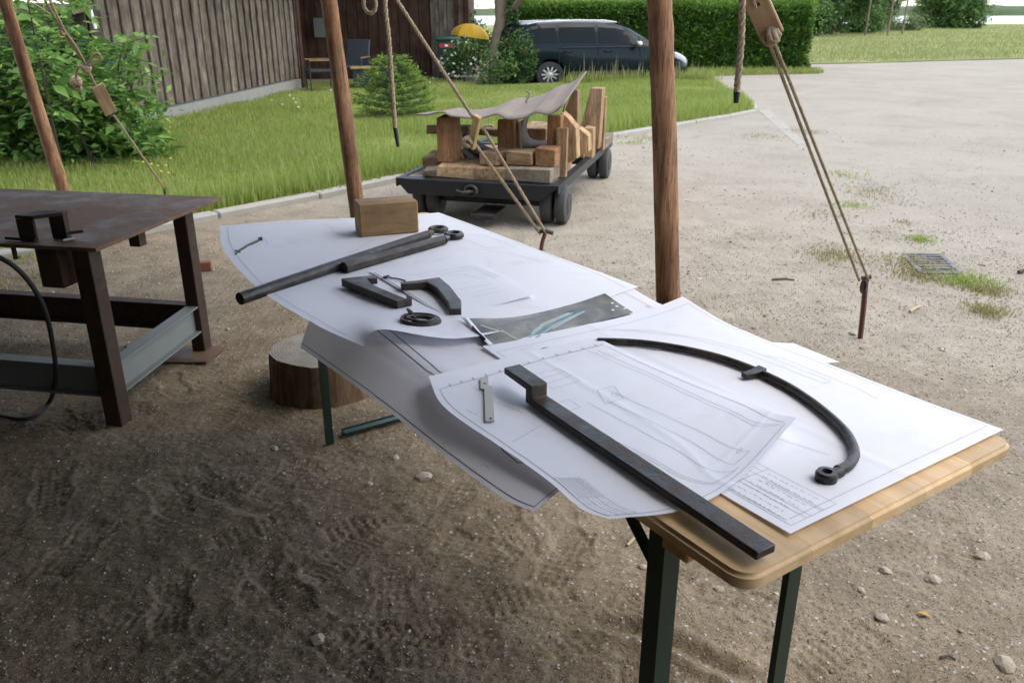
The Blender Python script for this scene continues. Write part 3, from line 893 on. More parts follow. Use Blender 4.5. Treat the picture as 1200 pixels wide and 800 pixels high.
# ------------------------------------------------------------------ hedge
HX0, HX1, HY0, HY1, HH = -.2, 8.05, 23.75, 25.1, 1.52
hc = thing('hedge', 'long clipped green hedge behind the dark car with pale shoots along its top', 'hedge', ((HX0 + HX1) / 2, HY0, 0))
hl = Vector(hc.location)
n = 52000
t = rng.random(n); face = rng.random(n)
x = rng.uniform(HX0, HX1, n); y = np.where(face < .62, HY0 + np.abs(rng.normal(0, .10, n)), rng.uniform(HY0, HY1, n)); z = np.where(face < .62, rng.uniform(.02, HH, n), HH + rng.normal(0, .06, n))
e = face > .92; x[e] = HX1 - np.abs(rng.normal(0, .1, e.sum())); z[e] = rng.uniform(.05, HH, e.sum())
bulge = .20 * fbm(x * 1.1, z * 1.6, 4, 12) + .10 * fbm(x * 4, z * 4, 2, 31)
y = y - np.where(face < .62, bulge, 0); z = z + np.where((face >= .62) & ~e, .35 * fbm(x * 1.3, y * 1.3, 4, 13), 0)
x = x + np.where(e, .35 * fbm(y * 2, z * 2, 3, 14), 0)
ok = vnoise(x * 5, z * 5, 8) > .12
P = np.stack([x, y, z], -1)[ok] - np.array(hl)
ow = np.where((face < .62)[:, None], np.array([0, -.8, .35]), np.where(e[:, None], np.array([.8, -.2, .2]), np.array([0, 0, .9])))[ok]
leaves('foliage', P, .085, M['leaf_hedge'], hc, ow, .62, kind='stuff')
n = 9000
x = rng.uniform(HX0, HX1 + .1, n); y = HY0 + rng.random(n) ** 1.4 * 1.3
z = HH + .05 + rng.random(n) ** 1.6 * (.18 + .55 * np.clip(fbm(x * .9, y * 0, 3, 33) + .3, 0, 1))
leaves('young_shoots', np.stack([x, y, z], -1) - np.array(hl), .10, M['leaf_shoot'], hc, np.tile([0, -.1, .8], (n, 1)), .5, kind='stuff')
mb = MB().box(((HX0 + HX1) / 2, (HY0 + HY1) / 2 + .12, HH / 2 - .05), (HX1 - HX0 - .5, HY1 - HY0 - .3, HH - .12), bev=.2)  # solid box inside the hedge, its dark colour stands in for shade
mb.build('dark_core', M['core'], hc, origin=hl)

# ------------------------------------------------------------------ trees and shrubs
def tree(name, label, base, h, rad, cz, nclump, rcl, per, leaf, mat, trunk_r, group=None, cat='tree', bark='bark', squash=.85, fill=.6, sub=5, seed=1, low=-1):
    t = thing(name, label, cat, base, 0, group)
    mb = MB(); branchy(mb, (0, 0, -.1), (rad[0] * .1, 0, cz + rad[2] * .3), trunk_r, sub, min(rad) * .9, seed)
    mb.build('trunk', M[bark], t, smooth=60)
    cs, rs = crown_clumps((0, 0, cz), rad, nclump, rcl * .65, rcl * 1.25, fill, low)
    P, ow = clump_points(cs, rs, per, squash)
    P[:, 2] = np.maximum(P[:, 2], .03)
    o = leaves('crown', P, leaf, mat, t, ow * .4, .55, kind='stuff')
    return t
# trees standing along the lake meadow (background right)
BT = 'trees and shrubs along the lake meadow'
def at_ground(u, y):
    r = ray(u, 40); p = D(u, 40, y); return Vector((p.x, y, .04))
tree('tree', 'dark leafy tree with a thin trunk right behind the hedge end', at_ground(975, 62), 7, (2.4, 1.8, 2.6), 2.6, 60, .85, 260, .30, M['leaf_dark'], .13, BT, seed=3)
tree('tree', 'dark leafy tree close against the right end of the hedge', at_ground(938, 58), 7, (2.2, 1.8, 2.6), 2.5, 56, .8, 260, .30, M['leaf_dark'], .14, BT, seed=4)
tree('tree', 'pale green willow standing between the first two thin poles', at_ground(1019, 72), 6, (1.7, 1.6, 2.4), 2.3, 50, .8, 260, .3, M['leaf_pale'], .12, BT, seed=5)
tree('shrub', 'low pale shrub at the foot of the thin poles', at_ground(1048, 76), 2, (3.0, 1.3, .75), .55, 46, .45, 420, .2, M['leaf_pale'], .06, BT, 'shrub', seed=6)
tree('shrub', 'low dark shrub in front of the pale willow', at_ground(1000, 66), 2, (2.2, 1.2, 1.1), .8, 44, .55, 300, .22, M['leaf_mid'], .06, BT, 'shrub', seed=7)
tree('shrub', 'rounded broad bush standing alone at the lake shore', at_ground(1112, 88), 5, (3.1, 2.6, 2.3), 1.9, 90, .9, 260, .3, M['leaf_mid'], .14, BT, 'bush', seed=8)
tree('shrub', 'small pale sapling left of the rounded shore bush', at_ground(1080, 92), 4, (1.4, 1.2, 1.5), 1.6, 28, .6, 220, .28, M['leaf_pale'], .08, BT, 'bush', seed=9)
for i, (u, y, h, rx, col, lab) in enumerate([(905, 45, 3.6, 2.6, 'leaf_mid', 'leafy tree top rising over the right half of the hedge'), (840, 40, 3.2, 2.6, 'leaf_mid', 'green tree top behind the hedge right of the thick log pole'),
                                              (745, 34, 3.1, 2.2, 'leaf_dark', 'dark tree top over the hedge left of the thick log pole'), (680, 46, 3.3, 2.6, 'leaf_mid', 'tree crown over the hedge above the car roof'), (630, 44, 2.9, 2.0, 'leaf_mid', 'low tree crown over the hedge behind the ivy trunk')]):
    tree('tree', lab, at_ground(u, y), h, (rx, 1.8, h * .42), h * .56, 44, .75, 240, .2, M[col], .11, 'trees behind the hedge', seed=20 + i)

# thin masts on the meadow
for u, y, lab in [(1014, 58, 'leftmost of the three thin wooden masts on the meadow'), (1040, 60, 'middle one of the three thin wooden masts on the meadow'), (1057, 62, 'rightmost of the three thin wooden masts on the meadow')]:
    b = at_ground(u, y); b.z = .05
    tag(MB().tube([b, b + Vector((.05, 0, 3)), b + Vector((.12, 0, 6.5))], [.07, .06, .05], 8).build('mast', M['block_grey'], origin=tuple(b), smooth=60), lab, 'mast', 'thin masts on the meadow')

# tree with ivy beside the car
tb = Vector((G(588, 88).x, 20.3, 0))
t = thing('tree', 'bare barked tree trunk beside the rear of the car with ivy round it', 'tree', tb)
mb = MB(); branchy(mb, (0, 0, -.1), (-.12, 0, 4.2), .205, 6, 1.3, 2); mb.build('trunk', M['bark'], t, smooth=60)
cs, rs = crown_clumps((.1, 0, 3.7), (2.0, 1.6, 1.5), 46, .35, .6, .5)
cs += [np.array((-.55, -.2, 1.78)), np.array((-.35, -.25, 1.72)), np.array((.3, -.1, 1.9)), np.array((.6, -.3, 1.85))]; rs += [.16, .14, .25, .2]
P, ow = clump_points(cs, rs, 300); leaves('crown', P, .10, M['leaf_dark'], t, ow * .4, kind='stuff')
n = 2200
aa = rng.uniform(-1.15, 1.2, n); zz_ = rng.random(n) ** 1.2 * 2.2
rr_ = .22 + .14 * rng.random(n)
leaves('ivy', np.stack([np.cos(aa) * rr_ + .05 + .1 * (zz_ < 1.2), np.sin(aa) * rr_, zz_], -1), .085, M['leaf_dark'], t, None, .8, .3, kind='stuff')
tree('shrub', 'dense dark green bush at the tree foot hiding the rear of the car', Vector((G(607, 100).x, 19.0, .03)), 1.5, (.27, .32, .60), .52, 30, .26, 1500, .075, M['leaf_dark'], .04, None, 'bush', 'bark_dark', seed=31)
tree('shrub', 'leafy green bush between the rose and the tree trunk', Vector((G(571, 60).x, 22.6, .03)), 2, (.42, .5, .62), .7, 26, .3, 1000, .09, M['leaf_dark'], .04, None, 'bush', 'bark_dark', seed=32)
tree('shrub', 'loose low growth in front of the tree trunk', Vector((G(580, 103).x, 18.6, .03)), .6, (.55, .35, .32), .28, 22, .2, 1200, .07, M['leaf_mid'], .02, None, 'bush', 'bark_dark', seed=33)
# rose
rb = Vector((G(543, 97).x, 19.7, .03))
t = tree('rose_bush', 'rose bush dotted with white flowers in front of the green bin', rb, 1.0, (.42, .36, .42), .44, 30, .2, 1300, .065, M['leaf_mid'], .02, None, 'rose bush', 'bark_dark', seed=34)
fl = MB(); fl_pts = []
for i in range(46):
    d = rng.normal(0, 1, 3); d /= np.linalg.norm(d); d[1] = -abs(d[1])
    c = np.array((-.04, 0, .46)) + d * np.array((.50, .42, .50)) * rng.uniform(.85, 1.08)
    c[2] = max(c[2], .1); r = rng.uniform(.022, .045)
    fl_pts.append((c, r))
for c, r in fl_pts:
    f = MB()
    for k in range(6):
        a = k * PI / 3
        f.add([(0, 0, -.3 * r), (math.cos(a - .6) * r * .8, math.sin(a - .6) * r * .8, .25 * r), (math.cos(a) * r * 1.15, math.sin(a) * r * 1.15, .45 * r), (math.cos(a + .6) * r * .8, math.sin(a + .6) * r * .8, .25 * r)], [(0, 1, 2, 3)])
    f.lathe([(0, r * .1), (r * .5, r * .35), (r * .35, r * .6), (0, r * .65)], 6)
    o = f.build('flower', M['petal'], t, normals=False); o.location = c; o.rotation_euler = (rng.uniform(.3, 1.2), rng.uniform(-.5, .5), rng.uniform(0, 6))
# wild white flowers in the lawn
wf = MB()
for (u, v) in [(343, 116), (346, 121), (330, 123), (387, 106), (349, 126), (318, 118), (503, 97), (498, 86), (507, 92), (470, 118), (339, 112)]:
    p = G(u, v, .12)
    wf.lathe([(0, 0), (.016, .006), (.022, .018), (0, .026)], 7, (p.x + .01, p.y, .11))
tag(wf.build('wild_flowers', M['petal']), 'scattered small white wild flowers in the long lawn grass', 'flowers', kind='stuff')
yf = MB()
for i in range(26):
    p = G(random.uniform(165, 205), random.uniform(150, 215), .1)
    yf.lathe([(0, 0), (.012, .004), (.014, .012), (0, .016)], 6, (p.x, p.y, .11 + random.random() * .1))
tag(yf.build('yellow_flowers', plain('buttercup', (.65, .5, .06), .6, 0, .1, 9, 0)), 'small yellow flowers in the lawn beside the barn', 'flowers', kind='stuff')

# small spruce on the lawn
sb = G(463, 138, .03)
t = thing('spruce', 'small young spruce with pale green tips on the lawn before the barn', 'spruce', sb)
sk = MB(); sk.tube([(0, 0, -.05), (0, 0, .4), (.01, 0, .80)], [.03, .02, .006], 7)
NP, NO, TP, TO = [], [], [], []
for lev in range(9):
    z = .06 + lev * .085; L = .53 * (1 - (lev / 9.4) ** 1.5) + .05
    nb = 11 if lev < 6 else 7
    for k in range(nb):
        a = 2 * PI * k / nb + lev * .8 + random.uniform(-.2, .2); l = L * random.uniform(.75, 1.1)
        d = np.array((math.cos(a), math.sin(a), .12 + .04 * lev)); q = np.array((0, 0, z))
        sk.tube([q, q + d * l * .6 + np.array((0, 0, -.02)), q + d * l], [.007, .004, .002], 4, cap=False)
        m = int(80 * l / .5) + 12
        tt = rng.random(m) ** .7
        pp = q + d * (tt * l)[:, None] + rng.normal(0, 1, (m, 3)) * np.array((.025, .025, .012)) * (1.25 - tt)[:, None] * 1.3
        side = np.array((-d[1], d[0], 0))
        pp += side * (rng.normal(0, .10, m) * (1.05 - tt) * l * 1.4)[:, None]
        NP.append(pp); NO.append(np.tile(d, (m, 1)) * .9)
        m2 = 42
        pp = q + d * (l * rng.uniform(.86, 1.08, m2))[:, None] + rng.normal(0, .022, (m2, 3)) + np.array((0, 0, .012))
        TP.append(pp); TO.append(np.tile(d, (m2, 1)))
sk.build('trunk', M['bark_dark'], t)
leaves('needles', np.concatenate(NP), .045, M['needle'], t, np.concatenate(NO), .22, kind='stuff')
leaves('young_tips', np.concatenate(TP), .05, M['needle_tip'], t, np.concatenate(TO), .25, kind='stuff')

# big leafy elder bush at left
eb = Vector((G(60, 205).x, 8.6, .03))
t = thing('elder_bush', 'large leafy green bush at the left edge in front of the shed', 'bush', eb)
sk = MB(); EP, EO = [], []
stems = []
for i in range(30):
    bx, by = np.clip(rng.normal(-.05, .38), -.9, .4), rng.normal(0, .3)
    lean_x = rng.uniform(-1.15, .62)
    hgt = rng.uniform(.9, 1.9) * (1 - .75 * max(0, lean_x))
    tip = np.array((bx + lean_x, by + rng.uniform(-.75, .5), hgt))
    b0 = np.array((bx, by, 0)); mid = b0 * .5 + tip * .5 + np.array((0, 0, .25 * hgt))
    pts = [b0 * (1 - s) ** 2 + mid * 2 * s * (1 - s) + tip * s * s for s in np.linspace(0, 1, 9)]
    sk.tube(pts, list(np.linspace(.016, .004, 9)), 5)
    for j in range(2, 9):
        for q in range(5):
            a = rng.uniform(0, 2 * PI); l = rng.uniform(.16, .34)
            d = np.array((math.cos(a), math.sin(a), rng.uniform(-.25, .35)))
            sk.tube([pts[j], pts[j] + d * l], [.003, .0015], 3, cap=False)
            # a compound leaf: pairs of leaflets along the stalk
            sd_ = np.array((-d[1], d[0], 0))
            for w in (.35, .6, .85, 1.0):
                for s_ in ((-1, 1) if w < 1 else (0,)):
                    EP.append(pts[j] + d * l * w); EO.append(d * .9 + sd_ * s_ * 1.4 + np.array((0, 0, -.15)))
for i in range(4500):   # low growth at the foot
    EP.append(np.array((rng.uniform(-1.1, .95), rng.normal(.0, .22), abs(rng.normal(0, .42))))); EO.append(np.array((0, 0, .3)))
sk.build('stems', M['bark_dark'], t)
EP = np.array(EP); EP[:, 2] = np.maximum(EP[:, 2], .02)
leaves('foliage', EP, .10, M['leaf_elder'], t, np.array(EO) * .8, .42, .1, kind='stuff')

# ================================================================== BARN
b0, b1 = G(122, 166), G(352, 105.5)       # foot of the long wall: near corner, far corner
b0.z = b1.z = 0
bd = (b1 - b0).normalized(); bn = Vector((bd.y, -bd.x, 0))     # bn looks out of the wall, to the yard
if bn.x < 0: bn = -bn
BL = (b1 - b0).length
barn = thing('barn', 'weathered grey board barn with dark stained rear wall behind the lawn', 'barn', b0)
def bp(s, off, z): return bd * s + bn * off + Vector((0, 0, z))     # local to the barn empty
mb = MB()
mb.prism([bp(0, .03, -.2), bp(BL, .03, -.2), bp(BL, -.12, -.2), bp(0, -.12, -.2)], (0, 0, .42))
mb.build('plinth', M['plinth'], barn)
mb = MB(); mb.prism([bp(.02, -.03, .26), bp(BL, -.03, .26), bp(BL, -.10, .26), bp(.02, -.10, .26)], (0, 0, 2.9))
mb.build('wall', M['barn_dark'], barn)
RH = 1.72
pitch = .285
k = 0; s = 0.0
while s < BL - .1:
    wb = min(pitch - .012, BL - s)
    o = MB().box((0, 0, (RH - .24) / 2), (wb, .024, RH - .24), bev=.003).build('board', M['barn_board'], barn)
    o.matrix_local = frame(bd, bn, (0, 0, 1), bp(s + wb / 2, -.015 + random.uniform(-.004, .004), .245))
    o = MB().box((0, 0, (RH - .26) / 2), (.062, .028, RH - .26), bev=.004).build('batten', M['barn_board'], barn)
    o.matrix_local = frame(bd, bn, (0, 0, 1), bp(s + pitch - .005, .016 + random.uniform(-.003, .003), .255))
    s += pitch
# upper boards above the rail
o = MB().box((0, 0, 0), (BL, .09, .10), bev=.01).build('rail', M['barn_dark'], barn); o.matrix_local = frame(bd, bn, (0, 0, 1), bp(BL / 2, .012, RH + .05))
s = 0.0
while s < BL - .1:
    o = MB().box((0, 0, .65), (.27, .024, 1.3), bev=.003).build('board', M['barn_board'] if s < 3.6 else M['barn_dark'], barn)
    o.matrix_local = frame(bd, bn, (0, 0, 1), bp(min(s + .14, BL - .14), .0 + random.uniform(-.005, .005), RH + .105)); s += .285
# recess: side post, dark rear wall
DEP = 2.6
rear0 = bp(BL, -.1, 0)
p_post = G(485, 91) - b0; p_post.z = 0
wing0, wing1 = G(497, 91) - b0, G(546, 89) - b0
wing0.z = wing1.z = 0
wing1 = Vector((wing1.x, wing0.y + .1, 0))
rb0 = Vector((bp(BL, -1.2, 0).x, wing0.y - .6, 0)); rb1 = Vector((wing0.x + .05, wing0.y - .12, 0))
rd = (rb1 - rb0).normalized(); rn = Vector((rd.y, -rd.x, 0)); RL = (rb1 - rb0).length
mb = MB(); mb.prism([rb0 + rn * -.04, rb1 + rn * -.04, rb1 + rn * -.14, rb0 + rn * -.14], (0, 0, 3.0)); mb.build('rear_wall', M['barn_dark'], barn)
s = 0
while s < RL:
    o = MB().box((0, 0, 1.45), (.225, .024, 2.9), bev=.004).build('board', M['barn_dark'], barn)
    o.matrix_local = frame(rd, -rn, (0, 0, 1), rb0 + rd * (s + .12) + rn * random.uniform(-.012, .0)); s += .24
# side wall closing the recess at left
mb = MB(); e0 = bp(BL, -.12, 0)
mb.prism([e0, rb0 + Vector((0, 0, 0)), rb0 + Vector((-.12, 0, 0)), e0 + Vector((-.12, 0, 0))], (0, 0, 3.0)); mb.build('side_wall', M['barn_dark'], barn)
o = MB().box((0, 0, 1.5), (.2, .2, 3.0), bev=.01).build('corner_post', M['barn_dark'], barn); o.location = bp(BL + .13, -.04, 0)
o = MB().box((0, 0, 1.5), (.17, .17, 3.0), bev=.01).build('porch_post', M['block_grey'], barn); o.location = p_post + Vector((0, 0, 0))
# wing facing the yard
s = 0; wd_ = (wing1 - wing0); WL = wd_.length; wd_.normalize(); wnn = Vector((wd_.y, -wd_.x, 0))
mb = MB(); mb.prism([wing0 - wnn * .05, wing1 - wnn * .05, wing1 - wnn * .15, wing0 - wnn * .15], (0, 0, 3.0)); mb.build('wing_wall', M['barn_dark'], barn)
while s < WL - .05:
    w_ = .20
    o = MB().box((0, 0, 1.45), (w_ - .012, .026, 2.9), bev=.004).build('board', M['barn_board'] if s > .1 else M['barn_dark'], barn)
    o.matrix_local = frame(wd_, wnn, (0, 0, 1), wing0 + wd_ * (s + w_ / 2) + wnn * random.uniform(-.012, .012)); s += w_
o = MB().box((0, 0, .9), (.10, .05, 1.8), bev=.006).build('batten', M['barn_dark'], barn); o.location = wing0 + wd_ * (WL * .82) + wnn * .04
o = MB().box((0, 0, 1.45), (.12, .2, 2.9), bev=.01).build('corner_board', M['barn_dark'], barn); o.location = wing1 + Vector((.06, 0, 0))
mb = MB(); wl = wing1 + Vector((.0, .1, 0)); mb.prism([wl, wl + Vector((.0, 6, 0)), wl + Vector((-.1, 6, 0)), wl + Vector((-.1, 0, 0))], (0, 0, 3)); mb.build('gable_wall', M['barn_dark'], barn)
# a small white notice box on the rear wall
o = MB().box((0, 0, 0), (.24, .04, .42), bev=.006).build('meter_box', M['grey_beam'], barn); o.location = Vector(((G(374, 34)-b0).x * 1.0, rb0.y - .1, 1.15))
o.location.x = (D(374, 34, (rb0 + b0).y - .1).x - b0.x)
# roof: two slopes with a deep overhang to the yard
rt = MB()
r0, r1 = bp(-.6, .95, 2.75), bp(BL + 9, .95, 2.75); q0, q1 = bp(-.6, -4.2, 5.2), bp(BL + 9, -4.2, 5.2)
for a, b, c, d in ((r0, r1, q1, q0),):
    rt.add([a, b, c, d, a + Vector((0, 0, .12)), b + Vector((0, 0, .12)), c + Vector((0, 0, .12)), d + Vector((0, 0, .12))], [(0, 1, 2, 3), (4, 7, 6, 5), (0, 4, 5, 1), (1, 5, 6, 2), (2, 6, 7, 3), (3, 7, 4, 0)])
rt.build('roof', M['barn_dark'], barn)
pr = MB(); wz = Vector((0, 0, 2.95))
pr.prism([rb0 + Vector((-1, 2.5, 2.95)), Vector((wing1.x + .45, rb0.y + 2.5, 2.95)), Vector((wing1.x + .45, wing0.y - 1.3, 2.95)), Vector((bp(BL, 0, 0).x + .5, wing0.y - 1.3, 2.95))], (0, 0, .12))
pr.build('porch_roof', M['barn_dark'], barn)

# ------------------------------------------------------------------ low shed at far left, with green tank
sx0 = D(-60, 30, 9.9)
shed = thing('shed', 'low grey board shed with pale roof edge behind the leafy bush', 'shed', (sx0.x, 10.1, 0))
ex = D(112, 30, 10.1).x - sx0.x
s = 0
while s < ex - .02:
    o = MB().box((0, 0, .75), (.155, .03, 1.5), bev=.004).build('board', M['barn_board'], shed); o.location = (s + .08, random.uniform(-.01, .01), 0); s += .185
MB().box((ex / 2, .06, .75), (ex - .02, .05, 1.5)).build('wall', M['barn_dark'], shed)
o = MB().box((0, 0, 0), (ex + .1, .5, .05), bev=.01).build('roof_edge', M['block_grey'], shed); o.location = (ex / 2 - .1, -.1, 1.53); o.rotation_euler = (.12, .035, 0)
MB().tube([(ex + .03, -.12, 1.50), (ex + .05, -.12, 1.30)], .018, 8).build('downpipe', M['white_paint'], shed)
tk = thing('water_tank', 'dark green water tank half hidden behind the leafy bush', 'water tank', (D(66, 75, 9.75).x, 9.72, 0))
M['tank'] = plain('dark_green_plastic', (.018, .052, .045), .5, 0, .2, 5, .05)
MB().box((0, 0, .56), (1.22, .5, 1.1), bev=.06).build('tank_body', M['tank'], tk, smooth=40)
MB().box((0, 0, 1.13), (1.26, .54, .06), bev=.02).build('tank_lid', M['tank'], tk)
for i in (-1, 0, 1): MB().box((i * .38, -.255, .55), (.05, .03, .95), bev=.01).build('tank_rib', M['tank'], tk)

# ------------------------------------------------------------------ bin and parasol beside the barn
bc = D(526, 60, 20.3); bt = thing('wheelie_bin', 'dark green wheelie bin with red label beside the barn corner', 'bin', (bc.x, 20.3, -.06))
M['bin_body'] = plain('bin_plastic', (.022, .040, .036), .5, 0, .15, 5, .05)
M['bin_lid'] = plain('bin_lid_green', (.035, .095, .06), .45, 0, .15, 5, .05)
M['red'] = plain('red_label', (.48, .05, .06), .5, 0, .1, 9, 0)
mb = MB(); prof = [(-.24, -.24), (.24, -.24), (.24, .24), (-.24, .24)]
vs = [(x * .85, y * .85, .06) for x, y in prof] + [(x * 1.05, y * 1.05, .93) for x, y in prof]
mb.add(vs, [(3, 2, 1, 0), (4, 5, 6, 7), (0, 1, 5, 4), (1, 2, 6, 5), (2, 3, 7, 6), (3, 0, 4, 7)]); mb.build('bin_body', M['bin_body'], bt)
MB().box((0, 0, .975), (.58, .58, .09), bev=.035).build('bin_lid', M['bin_lid'], bt, smooth=40)
MB().box((-.02, -.262, .83), (.34, .012, .10), bev=.004).build('red_label', M['red'], bt)
for s_ in (-1, 1): MB().tube([(s_ * .2, .2, .1), (s_ * .26, .2, .1)], .1, 14).build('wheel', M['rubber_dark'], bt, smooth=40)
uc = D(545, 40, 20.75); ut = thing('parasol', 'yellow parasol, low and open, beside the barn corner', 'parasol', (uc.x, 20.75, 0))
M['yellow'] = plain('yellow_canvas', (.70, .40, .02), .7, 0, .12, 3, .1)
R_ = .47; prof = [(R_ * math.sin(a), .90 + .34 * math.cos(a)) for a in np.linspace(.02, 1.45, 8)]
mb = MB(); mb.lathe(prof, 8); mb.f = mb.f[:-2]; mb.m = mb.m[:-2]
o = mb.build('canopy', M['yellow'], ut); mo = o.modifiers.new('thick', 'SOLIDIFY'); mo.thickness = .006; o.rotation_euler = (0, .12, .2)
for i in range(8):
    a = 2 * PI * i / 8
    MB().tube([(R_ * math.cos(a) * .97, R_ * math.sin(a) * .97, .93), (R_ * math.cos(a) * .55, R_ * math.sin(a) * .55, 1.14), (0, 0, 1.22)], .006, 5).build('rib', M['grey_beam'], ut)
MB().tube([(0, 0, 0), (0, 0, 1.22)], .02, 8).build('pole', M['grey_beam'], ut)
MB().lathe([(.22, 0), (.22, .05), (.05, .09), (.03, .25)], 16).build('foot', M['plinth'], ut)

# ------------------------------------------------------------------ garden chairs and low bench by the barn
M['slate'] = plain('grey_weave', (.030, .035, .043), .6, .1, .25, 20, .2)
M['armrest'] = wood('armrest_wood', [(.22, .14, .06), (.33, .22, .10), (.4, .28, .13)], 10, 6, .6, .2)
def chair(label, x, y, rz):
    t = thing('garden_chair', label, 'garden chair', (x, y, .02), rz, 'garden chairs by the barn')
    MB().box((0, 0, .38), (.52, .52, .06), bev=.02).build('seat', M['slate'], t)
    o = MB().box((0, 0, .28), (.52, .045, .58), bev=.018).build('backrest', M['slate'], t); o.location = (0, .24, .38); o.rotation_euler = (-.32, 0, 0)
    for s_ in (-1, 1):
        MB().box((s_ * .29, .0, .585), (.05, .5, .024), bev=.008).build('armrest', M['armrest'], t)
        for yy in (-.24, .24): MB().tube([(s_ * .28, yy, 0), (s_ * .28, yy, .575)], .014, 6).build('leg', M['slate'], t)
    return t
c1 = G(378, 107); chair('grey woven garden chair nearest the barn wall, seen side on', c1.x, 17.3, -1.2)
c2 = G(412, 104); chair('grey woven garden chair just right of the leaning log pole, back to the barn', c2.x, 18.3, -.2)
bq = G(440, 104); bt = thing('low_table', 'low grey garden table with wooden top half hidden by the small spruce', 'table', (bq.x, 17.9, .02), .15)
MB().box((0, 0, .40), (.95, .5, .04), bev=.01).build('table_top', M['armrest'], bt)
MB().box((0, 0, .22), (.85, .42, .30), bev=.01).build('table_box', M['slate'], bt)

# ================================================================== CAR
cr, cf = G(631, 97.0), G(752, 90.5)
cdir = (cf - cr); cdir.z = 0; cdir.normalize()
ang = math.atan2(cdir.y, cdir.x) * .62
cx = (cr.x + cf.x) / 2 - .03; cy = 20.6
car = thing('parked_car', 'dark blue green family car parked in front of the hedge', 'car', (cx, cy, -.08), ang)
car.scale = (1.07, 1.0, .865)
def carpaint():
    m, nt, b = newmat('dark_car_paint', .22, 0, .08)
    b.inputs['Base Color'].default_value = (.005, .012, .015, 1)
    b.inputs['Coat Weight'].default_value = .12; b.inputs['Coat Roughness'].default_value = .04
    return m
M['car'] = carpaint()
m, nt, b = newmat('tinted_glass', .04, 0, .13); b.inputs['Base Color'].default_value = (.004, .007, .007, 1); M['glass'] = m
M['trim'] = plain('black_trim', (.012, .012, .013), .5, 0, .2, 9, .05)
m, nt, b = newmat('alloy', .3, .85); b.inputs['Base Color'].default_value = (.62, .62, .62, 1); M['alloy'] = m
m, nt, b = newmat('lamp_glass', .08, .2, .6); b.inputs['Base Color'].default_value = (.55, .57, .6, 1); M['lamp'] = m
m, nt, b = newmat('tail_glass', .12, 0, .6); b.inputs['Base Color'].default_value = (.30, .015, .015, 1); M['tail'] = m
# stations along the length: x, belt height, roof height (0 where no cabin), half width at sill, at belt, at roof, low edge
ST = [(-2.12, .62, .62, .60, .62, .60, .36), (-2.08, .92, .95, .74, .76, .70, .28), (-1.98, .98, 1.32, .83, .83, .62, .24), (-1.85, 1.0, 1.50, .86, .855, .62, .23), (-1.5, 1.0, 1.575, .885, .875, .635, .22), (-.9, .99, 1.61, .895, .885, .65, .20),
      (-.2, .97, 1.61, .895, .885, .65, .20), (.25, .955, 1.57, .895, .885, .64, .20), (.6, .945, 1.44, .895, .88, .63, .20), (.95, .935, 1.20, .89, .87, .66, .20), (1.2, .93, .985, .885, .85, .70, .20), (1.5, .88, .92, .875, .82, .66, .20),
      (1.8, .78, .83, .84, .77, .58, .20), (2.0, .66, .72, .76, .70, .5, .20), (2.12, .48, .52, .62, .60, .45, .24)]
def wheel_cut(x, z):      # lift the sill over the wheels
    for wx in (-1.33, 1.33):
        d = abs(x - wx)
        if d < .37: z = max(z, math.sqrt(.37 ** 2 - d * d) + .31)
    return z
xsx = sorted(set([s[0] for s in ST] + list(np.linspace(-1.72, -.94, 17)) + list(np.linspace(.94, 1.72, 17))))
def st_at(x):
    for a, b in zip(ST[:-1], ST[1:]):
        if a[0] <= x <= b[0]:
            t_ = (x - a[0]) / (b[0] - a[0]); return [a[i] + (b[i] - a[i]) * t_ for i in range(7)]
    return list(ST[-1])
rings = []
for x in xsx:
    _, zb, zr, ws, wb_, wr, lo = st_at(x)
    low = wheel_cut(x, lo)
    h = []
    for t_, w_ in ((0, .955), (.12, .995), (.35, 1.0), (.62, 1.005)):
        z = low + (zb - low) * t_; h.append((ws * w_, z))
    h += [(wb_ * 1.0, max(zb - .05, low + .02)), (wb_ * .97, max(zb, low + .03)), (wb_ * .93 + wr * .04, zb + (zr - zb) * .12), (wb_ * .3 + wr * .7, zb + (zr - zb) * .72), (wr * .97, zb + (zr - zb) * .93), (wr * .72, zr), (wr * .3, zr + .012), (0, zr + .015)]
    rings.append([Vector((x, -w, z)) for w, z in h] + [Vector((x, w, z)) for w, z in h[-2::-1]])
mb = MB(); nR = len(rings[0])
for r in rings: mb.v.extend([tuple(p) for p in r])
for i in range(len(rings) - 1):
    for j in range(nR - 1):
        mb.f.append((i * nR + j, (i + 1) * nR + j, (i + 1) * nR + j + 1, i * nR + j + 1)); mb.m.append(0)
    mb.f.append((i * nR, i * nR + nR - 1, (i + 1) * nR + nR - 1, (i + 1) * nR)); mb.m.append(0)
mb.f.append(tuple(range(nR))); mb.m.append(0); mb.f.append(tuple(range((len(rings) - 1) * nR, len(rings) * nR))); mb.m.append(0)
mb.build('body', M['car'], car, smooth=38)
def side_pt(x, f, s_, off=.006):
    """a point on the cabin side: f from belt (0) to roof (1)"""
    _, zb, zr, ws, wb_, wr, lo = st_at(x)
    y0, z0 = wb_ * .93 + wr * .04, zb + (zr - zb) * .12; y1, z1 = wb_ * .3 + wr * .7, zb + (zr - zb) * .72
    y2, z2 = wr * .97, zb + (zr - zb) * .93
    if f < .7: t_ = f / .7; y, z = y0 + (y1 - y0) * t_, z0 + (z1 - z0) * t_
    else: t_ = (f - .7) / .3; y, z = y1 + (y2 - y1) * t_ * .7, z1 + (z2 - z1) * t_ * .7
    return Vector((x, s_ * (y + off), z + off * .4))
